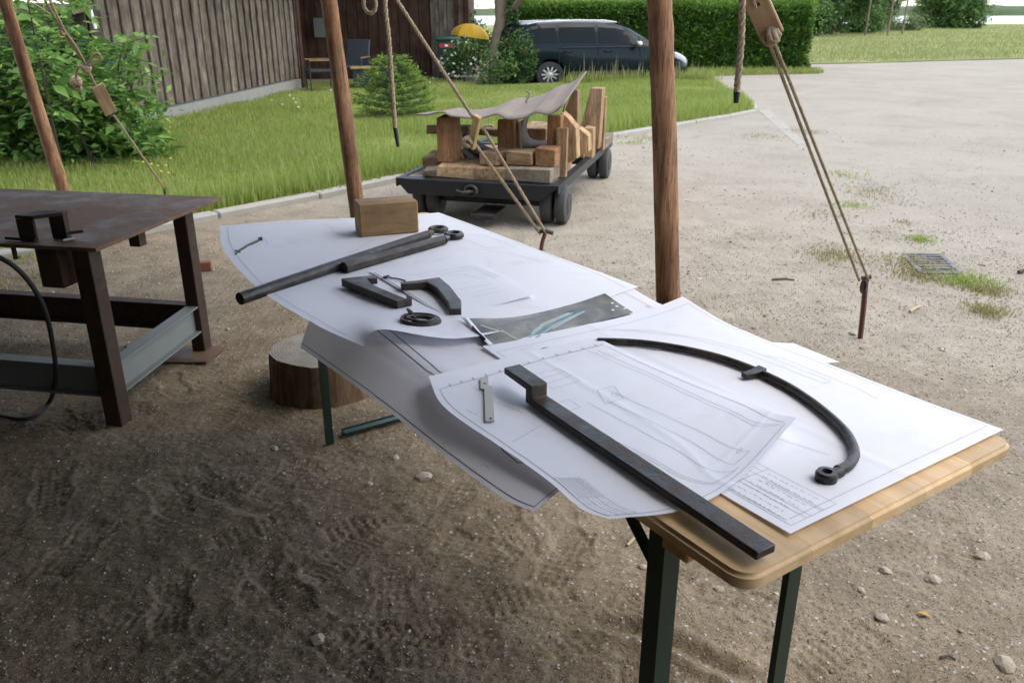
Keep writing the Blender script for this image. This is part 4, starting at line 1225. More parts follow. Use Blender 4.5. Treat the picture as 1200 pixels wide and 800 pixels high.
def window(xa, xb, name='side_window', fa=0.03, fb=.97, top_taper=(0, 0)):
    for s_ in (-1, 1):
        xs_ = np.linspace(xa, xb, 8); P_ = np.zeros((5, 8, 3))
        for i, f in enumerate(np.linspace(fa, fb, 5)):
            for j, x in enumerate(xs_):
                P_[i, j] = side_pt(x + top_taper[0] * f * (1 - j / 7) - top_taper[1] * f * (j / 7), f, s_)
        o = MB().grid(P_).build(name, M['glass'], car); mo = o.modifiers.new('thick', 'SOLIDIFY'); mo.thickness = .003
window(-1.82, -1.17, top_taper=(.12, 0)); window(-1.10, -.28); window(-.20, .72, top_taper=(0, .22))
window(.78, .98, 'quarter_window', fb=.6)
for nm, xa, xb in (('windscreen', .3, 1.14), ('rear_window', -1.99, -1.88)):
    P_ = np.zeros((6, 9, 3))
    for i, x in enumerate(np.linspace(xa, xb, 6)):
        _, zb, zr, ws, wb_, wr, lo = st_at(x)
        for j, t_ in enumerate(np.linspace(-1, 1, 9)): P_[i, j] = (x + (.012 if nm == 'windscreen' else -.012), wr * .9 * t_, zr + .02 - .02 * t_ * t_)
    o = MB().grid(P_).build(nm, M['glass'], car, smooth=60); mo = o.modifiers.new('thick', 'SOLIDIFY'); mo.thickness = .01
for s_ in (-1, 1):
    for wx in (-1.33, 1.33):
        c = Vector((wx, s_ * .77, .315)); Rw = Matrix.Rotation(PI / 2, 3, 'X')
        w = MB(); w.lathe([(.19, -.1), (.285, -.10), (.312, -.075), (.315, 0), (.312, .075), (.285, .10), (.19, .1)], 32, caps=False)
        w_o = w.build('wheel', M['rubber_dark'], car, smooth=40); w_o.matrix_local = Matrix.Translation(c) @ Rw.to_4x4()
        rm = MB(); rm.lathe([(.20, -.09), (.215, -.11), (.20, -.112), (.185, -.06), (.06, -.04), (.0, -.04)], 32, caps=False) if s_ > 0 else rm.lathe([(.20, .09), (.215, .11), (.20, .112), (.185, .06), (.06, .04), (.0, .04)], 32, caps=False)
        rm.build('rim_well', M['trim'], w_o)
        sp_ = MB(); zf = -.095 if s_ > 0 else .095
        for q in range(10):
            a = 2 * PI * q / 10; d = Vector((math.cos(a), math.sin(a), 0)); e = Vector((-d.y, d.x, 0))
            sp_.prism([d * .03 - e * .014 + Vector((0, 0, zf)), d * .205 - e * .020 + Vector((0, 0, zf)), d * .205 + e * .020 + Vector((0, 0, zf)), d * .03 + e * .014 + Vector((0, 0, zf))], (0, 0, .02 if s_ > 0 else -.02))
        sp_.lathe([(0, zf - .012 * (1 if s_ > 0 else -1)), (.05, zf - .008 * (1 if s_ > 0 else -1)), (.055, zf + .02 * (1 if s_ > 0 else -1)), (0, zf + .02 * (1 if s_ > 0 else -1))], 16)
        sp_.lathe([(.2, zf + .01), (.2, zf - .008), (.216, zf - .008), (.216, zf + .01)], 32, caps=False)
        sp_.build('rim', M['alloy'], w_o, smooth=30)
    # door handles, mirror, sill strip, lamps
    for hx in (-.95, -.02): MB().box((hx, s_ * .90, .86), (.19, .03, .035), bev=.012).build('door_handle', M['car'], car, smooth=40)
    o = MB().box((.66, s_ * .99, 1.03), (.12, .2, .14), bev=.04).build('wing_mirror', M['alloy'], car, smooth=50)
    MB().box((0, s_ * .899, .33), (1.75, .02, .07), bev=.008).build('sill_strip', M['trim'], car)
    MB().box((-.1, s_ * .893, .965), (2.0, .012, .018), bev=.003).build('belt_strip', M['trim'], car)
    for sx_ in (-1.14, -.24, .76): MB().box((sx_, s_ * .8985, .62), (.008, .008, .66)).build('door_gap', M['trim'], car)
    P_ = np.zeros((4, 6, 3))
    for i, f in enumerate(np.linspace(0, 1, 4)):
        for j, x in enumerate(np.linspace(1.62, 2.03, 6)):
            S_ = st_at(x); zt = S_[1] - .01; P_[i, j] = (x, s_ * (S_[3] * 1.003 + .004), zt - .02 - f * .15)
    o = MB().grid(P_).build('headlight', M['lamp'], car, smooth=60); o.modifiers.new('thick', 'SOLIDIFY').thickness = .02
    P_ = np.zeros((4, 4, 3))
    for i, f in enumerate(np.linspace(0, 1, 4)):
        for j, x in enumerate(np.linspace(-2.05, -1.86, 4)):
            S_ = st_at(x); P_[i, j] = (x, s_ * (S_[3] * 1.003 + .004), S_[1] - .02 - f * .2)
    o = MB().grid(P_).build('tail_light', M['tail'], car, smooth=60); o.modifiers.new('thick', 'SOLIDIFY').thickness = .02
    MB().tube([(-1.75, s_ * .585, 1.52), (-1.5, s_ * .595, 1.575), (-.6, s_ * .605, 1.612), (0, s_ * .605, 1.605), (.3, s_ * .59, 1.56)], .014, 8).build('roof_rail', M['alloy'], car, smooth=60)
MB().box((2.13, 0, .40), (.04, .9, .18), bev=.02).build('grille', M['trim'], car)
MB().box((0, 0, .26), (3.9, 1.5, .16), bev=.04).build('underbody', M['trim'], car)

# ------------------------------------------------------------------ unseen tree belt added behind the camera to darken the car's reflections
n = 9000
x = rng.uniform(-45, 45, n); z = .2 + 9.5 * rng.random(n) ** .8 * (.7 + .5 * vnoise(x * .25, x * 0, 3)); y = -24 + rng.normal(0, 1.2, n)
tag(leaves('added_woodland', np.stack([x, y, z], -1), 1.1, M['leaf_dark'], None, np.tile([0, .8, .3], (n, 1)), .7), 'added belt of unseen green trees behind the tent', 'trees', kind='stuff')

# ================================================================== OPEN TENT: poles, canvas, guy ropes, stakes
def log_pole(label, px, y, rad, seed):
    pts = [D(u, v, yy) for (u, v), yy in zip(px, y)]
    base = Vector((pts[-1].x, pts[-1].y, 0))
    rr = random.Random(seed)
    # resample
    fine, rads = [], []
    for i in range(len(pts) - 1):
        for k in range(12):
            t = k / 12; fine.append(pts[i].lerp(pts[i + 1], t)); rads.append(rad[i] + (rad[i + 1] - rad[i]) * t)
    fine.append(pts[-1]); rads.append(rad[-1])
    knots = [(rr.uniform(0, 1), rr.uniform(0, 2 * PI), rr.uniform(.003, .007)) for _ in range(9)]
    n = 20; V, F = [], []
    for i, (p, r) in enumerate(zip(fine, rads)):
        t = i / (len(fine) - 1)
        for j in range(n):
            a = 2 * PI * j / n
            q = r * (1 + .05 * fbm(np.array([math.cos(a) * 1.2 + seed]), np.array([t * 9 + math.sin(a)]), 3, seed)[0] * 2)
            for kt, ka, kr in knots:
                da = abs((a - ka + PI) % (2 * PI) - PI)
                q += kr * math.exp(-((t - kt) * (pts[0] - pts[-1]).length / .03) ** 2 - (da / .5) ** 2)
            V.append((p.x + q * math.cos(a), p.y + q * math.sin(a), p.z))
    for i in range(len(fine) - 1):
        for j in range(n):
            F.append((i * n + j, i * n + (j + 1) % n, (i + 1) * n + (j + 1) % n, (i + 1) * n + j))
    F.append(tuple(range(n))); F.append(tuple((len(fine) - 1) * n + j for j in range(n)))
    mb = MB().add(V, F)
    o = mb.build('tent_pole', M['pole'], origin=tuple(base), smooth=50)
    tag(o, label, 'pole', 'peeled log poles carrying the tent')
    return pts[0]
top3 = log_pole('thick peeled log pole just behind the drawing table, nearest of the tent poles', [(764, -330), (773, 0), (779, 180), (783, 350), (788, 537)], [2.58, 2.59, 2.6, 2.6, 2.6], [.034, .0355, .038, .040, .043], 3)
top2 = log_pole('leaning reddish log pole rising behind the wooden block at the far table end', [(368, -205), (385, 0), (400, 105), (418, 240), (433, 342)], [4.48, 4.49, 4.5, 4.5, 4.5], [.038, .041, .042, .043, .045], 5)
top1 = log_pole('slanting brown log pole at the left edge behind the rusty work table', [(-28, -112), (5, 0), (38, 108), (75, 226), (96, 286)], [5.5, 5.55, 5.6, 5.6, 5.6], [.036, .038, .041, .042, .044], 8)
tp_ = [top1, top2, top3, Vector((.95, .62, 2.24)), Vector((1.1, -1.2, 2.2)), Vector((.2, -2.9, 2.2)), Vector((-2.4, -3.2, 2.2)), Vector((-4.3, -1.4, 2.2)), Vector((-4.9, 1.4, 2.2)), Vector((-4.4, 4.2, 2.2))]
apex = Vector((-1.5, .9, 3.5))
tent = thing('tent', 'dark canvas roof of the open tent overhead, with unseen rear walls added for shade', 'tent', (apex.x, apex.y, 0))
mb = MB(); og = Vector((apex.x, apex.y, 0))
NT = len(tp_)
# drooping eave past the poles, widened at right to shade the near paper
eave = [p + Vector(((p.x - apex.x), (p.y - apex.y), 0)).normalized() * ((.06, .36, .4)[k - 2] if k in (2, 3, 4) else .12) + Vector((0, 0, -.02)) for k, p in enumerate(tp_)]
for i in range(NT):
    a, b = eave[i], eave[(i + 1) % NT]
    K = 6; rows = []
    for k in range(K + 1):
        t = k / K
        rows.append([(a.lerp(b, j / 5)).lerp(apex, t) - og - Vector((0, 0, .12 * math.sin(t * PI) + .05 * math.sin(j / 5 * PI) * (1 - t))) for j in range(6)])
    mb.grid(np.array([[tuple(p) for p in r] for r in rows]))
o = mb.build('canvas_roof', M['canvas_pale'], tent, smooth=60); o.modifiers.new('thick', 'SOLIDIFY').thickness = .004
mb = MB()  # rear walls added out of view to darken the sand inside
for i in range(4, 9):
    a, b = tp_[i], tp_[i + 1]
    mb.grid(np.array([[tuple(a.lerp(b, j / 5) * 1 - og + Vector((.04 * math.sin(j * 2.1), 0, -a.lerp(b, j / 5).z * (k / 4) + .01))) for j in range(6)] for k in range(5)]))
o = mb.build('added_canvas_wall', M['canvas'], tent, smooth=60); o.modifiers.new('thick', 'SOLIDIFY').thickness = .004

def proj(p):
    d = Vector(p) - Vector((0, 0, CAM_H))
    f = d.y * _cp - d.z * _sp; u_ = d.y * _sp + d.z * _cp
    return 600 + FPX * d.x / f, 400 - FPX * u_ / f
def on_line(u, v, A, B):
    lo, hi = 0.0, 1.0
    va, vb = proj(A)[1], proj(B)[1]
    for _ in range(40):
        m_ = (lo + hi) / 2
        if (proj(A.lerp(B, m_))[1] - v) * (va - vb) > 0: lo = m_
        else: hi = m_
    return D(u, v, A.lerp(B, lo).y)
def rope(mb, pts, r, pitch=5.5, res=6, strands=3):
    """a laid rope: three strands twisted round the line through pts"""
    pts = [Vector(p) for p in pts]
    L = sum((b - a).length for a, b in zip(pts[:-1], pts[1:]))
    step = r * pitch / res; n = min(max(4, int(L / step)), 700)
    fine = []
    seg = [(b - a).length for a, b in zip(pts[:-1], pts[1:])]
    for i in range(n + 1):
        s = L * i / n; k = 0
        while k < len(seg) - 1 and s > seg[k]: s -= seg[k]; k += 1
        fine.append(pts[k].lerp(pts[k + 1], min(1, s / max(seg[k], 1e-6))))
    N_, up = [], Vector((0, 1, 0))
    tg_ = []
    for i in range(n + 1):
        t = (fine[min(i + 1, n)] - fine[max(i - 1, 0)]).normalized(); tg_.append(t)
        up = (up - t * up.dot(t)); up = up.normalized() if up.length > 1e-5 else t.orthogonal().normalized(); N_.append(up.copy())
    for k in range(strands):
        q = []
        for i in range(n + 1):
            a = 2 * PI * (i / res + k / strands) if L / n <= step * 1.01 else 2 * PI * (L * i / n / (r * pitch) + k / strands)
            bi = tg_[i].cross(N_[i])
            q.append(fine[i] + (N_[i] * math.cos(a) + bi * math.sin(a)) * r * .5)
        mb.tube(q, r * .56, 5, cap=True)
def curve(pts, n=24):
    P_ = [np.array(p, float) for p in pts]; out = []
    for i in range(len(P_) - 1):
        p0 = P_[i - 1] if i else 2 * P_[0] - P_[1]; p1, p2 = P_[i], P_[i + 1]; p3 = P_[i + 2] if i + 2 < len(P_) else 2 * P_[-1] - P_[-2]
        m = max(2, n // (len(P_) - 1))
        for t in np.linspace(0, 1, m, endpoint=False):
            out.append(.5 * ((2 * p1) + (-p0 + p2) * t + (2 * p0 - 5 * p1 + 4 * p2 - p3) * t * t + (-p0 + 3 * p1 - 3 * p2 + p3) * t ** 3))
    out.append(P_[-1]); return [Vector(p) for p in out]
def knot(mb, c, r, seed=0):
    rr = random.Random(seed); c = Vector(c)
    for k in range(4):
        ax = Vector((rr.uniform(-1, 1), rr.uniform(-1, 1), rr.uniform(-1, 1))).normalized(); u_ = ax.orthogonal().normalized(); w_ = ax.cross(u_)
        mb.tube([c + (u_ * math.cos(2 * PI * j / 10) + w_ * math.sin(2 * PI * j / 10)) * r * 1.15 + ax * r * .5 * math.sin(4 * PI * j / 10) for j in range(10)], r * .52, 6, closed=True)
def board(mb, c, axis, length, width, thick, facing):
    ax = Vector(axis).normalized(); f = Vector(facing); f = (f - ax * f.dot(ax)).normalized(); s = ax.cross(f)
    mb.box((0, 0, 0), (length, width, thick), bev=.004)
    return frame(ax, s, f, c)
to_cam = lambda p: (Vector((0, 0, CAM_H)) - Vector(p)).normalized()
M['batten'] = wood('rope_batten', [(.26, .165, .085), (.36, .245, .14), (.43, .31, .19)], 10, 7, .75, .25, tint=.08)
M['batten_yellow'] = wood('rope_batten_pale', [(.36, .23, .09), (.48, .33, .14), (.55, .40, .19)], 10, 7, .75, .25, tint=.08)
M['stake'] = metal('red_brown_stake', (.07, .035, .028), (.14, .035, .025), .6, .6, .4, 14, .25)

# --- guy rope at right: stake, double strand, batten
s3 = G(1009, 397); st3 = D(1015, 324, s3.y + .02)
stk = thing('ground_stake', 'rusty red iron stake standing in the gravel at right with rope through its ring', 'stake', s3, 0, 'iron ground stakes')
dz = st3 - s3
MB().tube([Vector((0, 0, -.12)) - dz * .2, dz * .55, dz], [.012, .0125, .013], 6).build('stake_bar', M['stake'], stk, smooth=40)
rg = MB(); cR = dz * .86 + Vector((-.014, -.012, 0))
rg.tube([cR + Vector((math.cos(a) * .011, 0, math.sin(a) * .032)) for a in np.linspace(0, 2 * PI, 14, endpoint=False)], .006, 6, closed=True); rg.build('ring', M['iron'], stk, smooth=60)
MB().tube([dz * .97 - Vector((.02, 0, 0)), dz * .985 + Vector((.022, 0, .004))], .011, 8).build('stake_head', M['iron'], stk, smooth=40)
gy3 = thing('guy_rope', 'guy rope at right running from a wooden batten down to the red iron stake', 'guy rope', s3, 0, 'guy ropes of the tent')
og3 = Vector(s3)
rp = MB(); A, B = st3, top3
for du0, du1 in ((-5, -3), (6, 3)):
    rope(rp, [on_line(1012 + du0, 329, A, B) - og3, on_line(905 + du1, 52, A, B) - og3], .0068)
kc = on_line(903, 42, A, B)
rope(rp, [on_line(884, 10, A, B) - og3 - Vector((0, .02, 0)), on_line(872, -30, A, B) - og3, B - og3], .0068)
rp.build('rope', M['rope'], gy3, smooth=60)
kn = MB(); knot(kn, kc - og3 + to_cam(kc) * .015, .022, 4); kn.build('knot', M['rope'], gy3, smooth=60)
bb = MB(); ctr = on_line(894, 18, A, B); axb = on_line(906, 44, A, B) - on_line(882, -8, A, B)
mtx = board(bb, ctr - og3, axb, .185, .082, .02, to_cam(ctr) + Vector((-.2, 0, 0)))
bb.build('batten', M['batten'], gy3, M=mtx)
hole = MB(); hole.lathe([(.0075, 0), (.0075, .001)], 12)
o = hole.build('batten_hole', M['trim'], gy3); o.matrix_local = mtx @ Matrix.Translation((-.055, -.002, .0102))

# --- guy rope in the middle
s2 = G(630, 302); st2 = D(639, 272, s2.y)
stk = thing('ground_stake', 'iron stake with bent head showing just over the far edge of the white drawings', 'stake', s2, 0, 'iron ground stakes')
dz = st2 - s2
MB().tube([Vector((0, 0, -.1)), dz * .6, dz], .014, 6).build('stake_bar', M['stake'], stk, smooth=40)
MB().tube([dz - Vector((.045, 0, -.0)), dz + Vector((.0, 0, .01)), dz + Vector((.05, 0, -.008))], .014, 7).build('stake_head', M['iron'], stk, smooth=40)
gy2 = thing('guy_rope', 'long guy rope slanting across the loaded wagon, pale batten halfway', 'guy rope', s2, 0, 'guy ropes of the tent'); og2 = Vector(s2)
A, B = st2, top2; rp = MB()
rope(rp, [on_line(640, 274, A, B) - og2, on_line(566, 150, A, B) - og2], .0105)
rope(rp, [on_line(633, 274, A, B) - og2, on_line(556, 168, A, B) - og2], .0105)
rope(rp, [on_line(557, 142, A, B) - og2, on_line(465, 0, A, B) - og2, B - og2], .0105)
rope(rp, curve([on_line(563, 150, A, B) - og2, on_line(572, 147, A, B) - og2, on_line(578, 148, A, B) - og2], 8), .009)
rp.build('rope', M['rope'], gy2, smooth=60)
bb = MB(); ctr = on_line(556, 155, A, B); mtx = board(bb, ctr - og2 + to_cam(ctr) * .02, on_line(552, 175, A, B) - on_line(560, 136, A, B), .205, .05, .03, to_cam(ctr) + Vector((-.9, 0, 0)))
bb.build('batten', M['batten_yellow'], gy2, M=mtx)
kn = MB(); knot(kn, on_line(548, 166, A, B) - og2 + to_cam(ctr) * .03, .022, 9); kn.build('knot', M['rope'], gy2, smooth=60)

# --- guy rope at left
s1 = G(196, 239); st1 = s1 + Vector((0, 0, .12))
gy1 = thing('guy_rope', 'guy rope at left with a knotted loop and pale batten, ending behind the rusty table', 'guy rope', s1, 0, 'guy ropes of the tent'); og1 = Vector(s1)
A, B = st1, top1; rp = MB(); J = lambda u, v: on_line(u, v, A, B) - og1
rope(rp, [st1 - og1, J(133, 135)], .0095); rope(rp, [J(113, 102), J(101, 79)], .0095)
rope(rp, [J(101, 79), J(84, 52), J(72, 35), J(49, -6), J(-15, -100)], .0085); rope(rp, [J(103, 80), J(88, 53), J(76, 37), J(55, -6), J(-15, -100)], .0085)
rope(rp, curve([J(101, 77), J(112, 63), J(117, 65), J(117, 72), J(108, 76), J(100, 77)], 30), .009)
rope(rp, curve([J(99, 76), J(91, 80), J(89, 92)], 12), .009)
rope(rp, curve([J(58, 17), J(48, 10), J(38, 4)], 12), .008)
rp.build('rope', M['rope'], gy1, smooth=60)
for (ku, kv, kr, ks_) in ((101, 80, .022, 2), (89, 96, .026, 5), (92, 103, .016, 6), (73, 38, .016, 7)):
    kn = MB(); knot(kn, J(ku, kv), kr, ks_); kn.build('knot', M['rope'], gy1, smooth=60)
bb = MB(); ctr = on_line(122, 117, A, B); mtx = board(bb, ctr - og1, J(132, 138) - J(112, 98), .255, .092, .02, to_cam(ctr) + Vector((.2, 0, 0)))
bb.build('batten', M['batten'], gy1, M=mtx)
stk = thing('ground_stake', 'iron stake hidden behind the rusty table top', 'stake', s1, 0, 'iron ground stakes')
MB().tube([(0, 0, -.1), (0, 0, .14)], .014, 6).build('stake_bar', M['stake'], stk)

# --- ropes hanging from the eave
def hanging(label, px, y, r, tip):
    pts = [D(u, v, y) for u, v in px]
    t = thing('hanging_rope', label, 'rope', pts[0], 0, 'ropes hanging from the eave'); og = pts[0]
    mb = MB(); rope(mb, curve([p - og for p in pts], 30), r, 5.0); mb.build('rope', M['rope'], t, smooth=60)
    MB().tube([pts[-1] - og, D(tip[0], tip[1], y) - og], [r * .95, r * .7], 8).build('taped_end', M['trim'], t, smooth=50)
hanging('thick rope with black taped end hanging in front of the small spruce', [(444, -170), (451, 0), (455, 40), (459, 95), (463, 150)], 4.2, .0125, (466.5, 172))
hanging('thick rope with black taped end hanging in front of the hedge at right', [(880, -330), (870, 0), (869, 45), (865, 90), (863.5, 108)], 2.45, .0102, (862.5, 121))
pts = curve([D(u, v, 4.3) for u, v in [(430, -150), (427, -20), (426, 4), (429, 13), (434, 15.5), (439, 12), (440, 3), (437, -20), (436, -150)]], 40)
tl = thing('rope_loop', 'loop of pale rope hanging just into view right of the leaning log pole', 'rope', pts[0]); mb = MB(); rope(mb, [p - pts[0] for p in pts], .0115, 5.0); mb.build('rope', M['rope'], tl, smooth=60)

# ================================================================== THE DRAWING TABLE
TZ = .770
TA = G(875, 682, TZ); TB = G(1182, 512, TZ)
_w = (TB - TA); _w.z = 0
TW, TL = _w.length - .005, 2.18
_a = (math.atan2(_w.y, _w.x) + math.atan2(.535, .845)) / 2
Wd = Vector((math.cos(_a), math.sin(_a), 0)); Ld = Vector((-Wd.y, Wd.x, 0))
TA0 = Vector((TA.x, TA.y, 0))
table = thing('trestle_table', 'long wooden folding table with green steel legs carrying the drawings', 'table', TA0, math.atan2(Wd.y, Wd.x))
def plank(x0, x1, ra, rb):
    """outline of one plank, rounded at its outer corners (ra: left side, rb: right side)"""
    p = []
    def arc(cx, cy, r, a0, a1): return [(cx + r * math.cos(a), cy + r * math.sin(a)) for a in np.linspace(a0, a1, 7)]
    p += arc(x0 + ra, ra, ra, PI, 1.5 * PI) if ra else [(x0, 0)]
    p += arc(x1 - rb, rb, rb, 1.5 * PI, 2 * PI) if rb else [(x1, 0)]
    p += arc(x1 - rb, TL - rb, rb, 0, .5 * PI) if rb else [(x1, TL)]
    p += arc(x0 + ra, TL - ra, ra, .5 * PI, PI) if ra else [(x0, TL)]
    return p
M['table_wood'] = wood('lacquered_spruce', [(.50, .32, .15), (.60, .41, .215), (.68, .50, .29)], 22, 3.2, .45, .06, tint=.05, axis=1)
npl = 5
for i in range(npl):
    x0, x1 = TW * i / npl, TW * (i + 1) / npl - (.0005 if i < npl - 1 else 0)
    pl = plank(x0, x1, .035 if i == 0 else 0, .03 if i == npl - 1 else 0)
    bm = bmesh.new(); f = bm.faces.new([bm.verts.new((x, y, TZ - .027)) for x, y in pl])
    r_ = bmesh.ops.extrude_face_region(bm, geom=[f]); bmesh.ops.translate(bm, vec=(0, 0, .027), verts=[e for e in r_['geom'] if isinstance(e, bmesh.types.BMVert)])
    bmesh.ops.recalc_face_normals(bm, faces=bm.faces)
    ed = [e for e in bm.edges if (abs(e.verts[0].co.z - e.verts[1].co.z) < 1e-6) and not ((abs(e.verts[0].co.x - e.verts[1].co.x) < 1e-6) and ((i < npl - 1 and abs(e.verts[0].co.x - x1) < 1e-6) or (i > 0 and abs(e.verts[0].co.x - x0) < 1e-6)))]
    bmesh.ops.bevel(bm, geom=ed, offset=.006, segments=3, affect='EDGES')
    me = bpy.data.meshes.new('plank'); bm.to_mesh(me); bm.free(); me.materials.append(M['table_wood']); me.shade_smooth(); me.set_sharp_from_angle(angle=.9)
    o = bpy.data.objects.new('plank', me); COL.objects.link(o); o.parent = table; o.modifiers.new('normals', 'WEIGHTED_NORMAL').keep_sharp = True
M['cleat'] = wood('cleat_wood', [(.40, .22, .09), (.50, .30, .13), (.56, .36, .18)], 14, 4, .6, .15, tint=.05)
for yy in (.155, 2.0):
    o = MB().box((0, 0, 0), (TW - .07, .055, .034), bev=.003).build('cleat', M['cleat'], table); o.location = (TW / 2 - .012, yy, TZ - .0447)
def leg(x, y, z1=TZ - .03, w=.036, flip=1):
    w = .024 if y > 1 else w
    mb = MB()
    prof = [(-w / 2, -w / 2), (w / 2, -w / 2), (w / 2, -w / 2 + .004), (-w / 2 + .004, -w / 2 + .004), (-w / 2 + .004, w / 2), (-w / 2, w / 2)]
    mb.prism([Vector((x + a * flip, y + b, .0)) for a, b in prof], (0, 0, z1))
    return mb.build('leg', M['green_paint'], table)
leg(.055, .205); leg(.385, .205, flip=-1); leg(.178, 2.03); leg(.56, 2.03, flip=-1)
for yy, xa, xb in ((.205, .075, .37), (2.03, .24, .58)):
    mb = MB(); mb.box(((xa + xb) / 2, yy + .02, .018), (xb - xa, .036, .012), bev=.002); mb.box(((xa + xb) / 2, yy + .034, .014), (xb - xa, .004, .028)); mb.build('foot_rail', M['green_paint'], table)
    MB().box(((xa + xb) / 2, yy, TZ - .085), (abs(xb - xa) - .03, .02, .03), bev=.003).build('cross_rail', M['green_paint'], table)
MB().tube([(.07, .215, .60), (.09, .40, TZ - .04)], .011, 6).build('brace', M['green_paint'], table)
MB().tube([(.06, .215, .625), (.20, .36, TZ - .04)], .009, 6).build('brace', M['green_paint'], table)
MB().tube([(.11, 2.0, .55), (.11, 1.72, TZ - .04)], .011, 6).build('brace', M['green_paint'], table)

# ------------------------------------------------------------------ sheets of paper
def lft(u, v, off):
    """the point seen at u, v on the upright plane that stands off metres outside the table's left edge"""
    r = ray(u, v); p0 = TA - Wd * off - Vector((0, 0, CAM_H)); t = p0.dot(Wd) / r.dot(Wd)
    return Vector((0, 0, CAM_H)) + r * t
def cm(P, t):
    """Catmull-Rom along axis 0 of P (n x ... x 3) at t in 0..1"""
    n = P.shape[0]; ext = np.concatenate([2 * P[:1] - P[1:2], P, 2 * P[-1:] - P[-2:-1]])
    x = np.clip(t, 0, 1) * (n - 1); i = np.minimum(x.astype(int), n - 2); f = (x - i).reshape((-1,) + (1,) * (P.ndim - 1))
    p0, p1, p2, p3 = ext[i], ext[i + 1], ext[i + 2], ext[i + 3]
    return .5 * (2 * p1 + (p2 - p0) * f + (2 * p0 - 5 * p1 + 4 * p2 - p3) * f ** 2 + (3 * p1 - p0 - 3 * p2 + p3) * f ** 3)
class Sheet:
    """net: rows (far to near) of points (left to right)"""
    creases = ()
    def __init__(self, net, wav=.0006, seed=0):
        self.P = np.array([[tuple(p) for p in row] for row in net]); self.wav, self.seed = wav, seed
    def at(self, s, t):
        s, t = np.atleast_1d(np.asarray(s, float)), np.atleast_1d(np.asarray(t, float))
        n = self.P.shape[0]
        rows = np.stack([cm(self.P[i], s) for i in range(n)])         # n x k x 3
        out = np.zeros((len(s), 3))
        ext = np.concatenate([2 * rows[:1] - rows[1:2], rows, 2 * rows[-1:] - rows[-2:-1]])
        x = np.clip(t, 0, 1) * (n - 1); i = np.minimum(x.astype(int), n - 2); f = (x - i)[:, None]; k = np.arange(len(s))
        p0, p1, p2, p3 = ext[i, k], ext[i + 1, k], ext[i + 2, k], ext[i + 3, k]
        out = .5 * (2 * p1 + (p2 - p0) * f + (2 * p0 - 5 * p1 + 4 * p2 - p3) * f ** 2 + (3 * p1 - p0 - 3 * p2 + p3) * f ** 3)
        out[:, 2] += self.wav * 2.4 * np.abs(fbm(s * 3.2 + self.seed, t * 3.2, 3, self.seed))
        for cs_, ct_ in self.creases:
            dd = np.abs(s - cs_) if ct_ is None else np.abs(t - ct_)
            out[:, 2] += .0011 * np.clip(1 - dd / .022, 0, 1)
        return out
    def mesh(self, name, mat, label, cat, group=None, n=90):
        s = np.linspace(0, 1, n); S, T = np.meshgrid(s, s)
        P = self.at(S.ravel(), T.ravel()); self.org = P.mean(0)
        ii = np.arange(n * n).reshape(n, n)
        self.o = np_mesh(name, P - self.org, np.stack([ii[:-1, :-1], ii[1:, :-1], ii[1:, 1:], ii[:-1, 1:]], -1).reshape(-1, 4), mat, smooth=True)
        self.o.location = self.org
        return tag(self.o, label, cat, group)
    def lines(self, polys, w=.0009, mat='ink', name='printed_lines', lift=.0005, side=1):
        """flat printed lines that follow the sheet; polys are lists of (s, t)"""
        V, F = [], []; nv = 0
        for pl in polys:
            pl = np.array(pl, float); q = []
            for a, b in zip(pl[:-1], pl[1:]):
                m = max(2, int(np.hypot(*(b - a)) * 60)); q.append(a + (b - a) * np.linspace(0, 1, m, endpoint=False)[:, None])
            q.append(pl[-1:]); q = np.concatenate(q)
            if len(q) < 2: continue
            s, t = q[:, 0], q[:, 1]
            P = self.at(s, t); e = 2e-3
            du = self.at(s + e, t) - self.at(s - e, t); dv_ = self.at(s, t + e) - self.at(s, t - e)
            nn = np.cross(dv_, du); nn /= np.linalg.norm(nn, axis=1)[:, None] + 1e-12
            tg_ = np.gradient(P, axis=0); tg_ /= np.linalg.norm(tg_, axis=1)[:, None] + 1e-12
            sd = np.cross(tg_, nn); P = P + nn * lift * side - self.org
            k = len(P); V.append(np.stack([P + sd * w / 2, P - sd * w / 2], 1).reshape(-1, 3))
            i = np.arange(k - 1) * 2 + nv; F.append(np.stack([i, i + 1, i + 3, i + 2], -1)); nv += 2 * k
        o = np_mesh(name, np.concatenate(V), np.concatenate(F), M[mat], self.o)
        return tag(o, kind='stuff')
def rect(s0, t0, s1, t1): return [(s0, t0), (s1, t0), (s1, t1), (s0, t1), (s0, t0)]
def circ(s, t, rs, rt, a0=0, a1=2 * PI, n=16): return [(s + rs * math.cos(a), t + rt * math.sin(a)) for a in np.linspace(a0, a1, n)]
def scribble(s0, t0, s1, t1, rows, rr, along='t', fill=.8):
    """rows of tiny unreadable print"""
    out = []
    for k in range(rows):
        a = (k + .5) / rows; x = 0.02
        while x < fill:
            w = rr.uniform(.02, .09)
            if along == 't': q = [(s0 + (s1 - s0) * (a + rr.uniform(-.12, .12) / rows), t0 + (t1 - t0) * (x + w * f)) for f in (0, .5, 1)]
            else: q = [(s0 + (s1 - s0) * (x + w * f), t0 + (t1 - t0) * (a + rr.uniform(-.12, .12) / rows)) for f in (0, .5, 1)]
            out.append(q); x += w + rr.uniform(.015, .06)
    return out
rr = random.Random(3)
SG = 'large white technical drawings spread on the table'
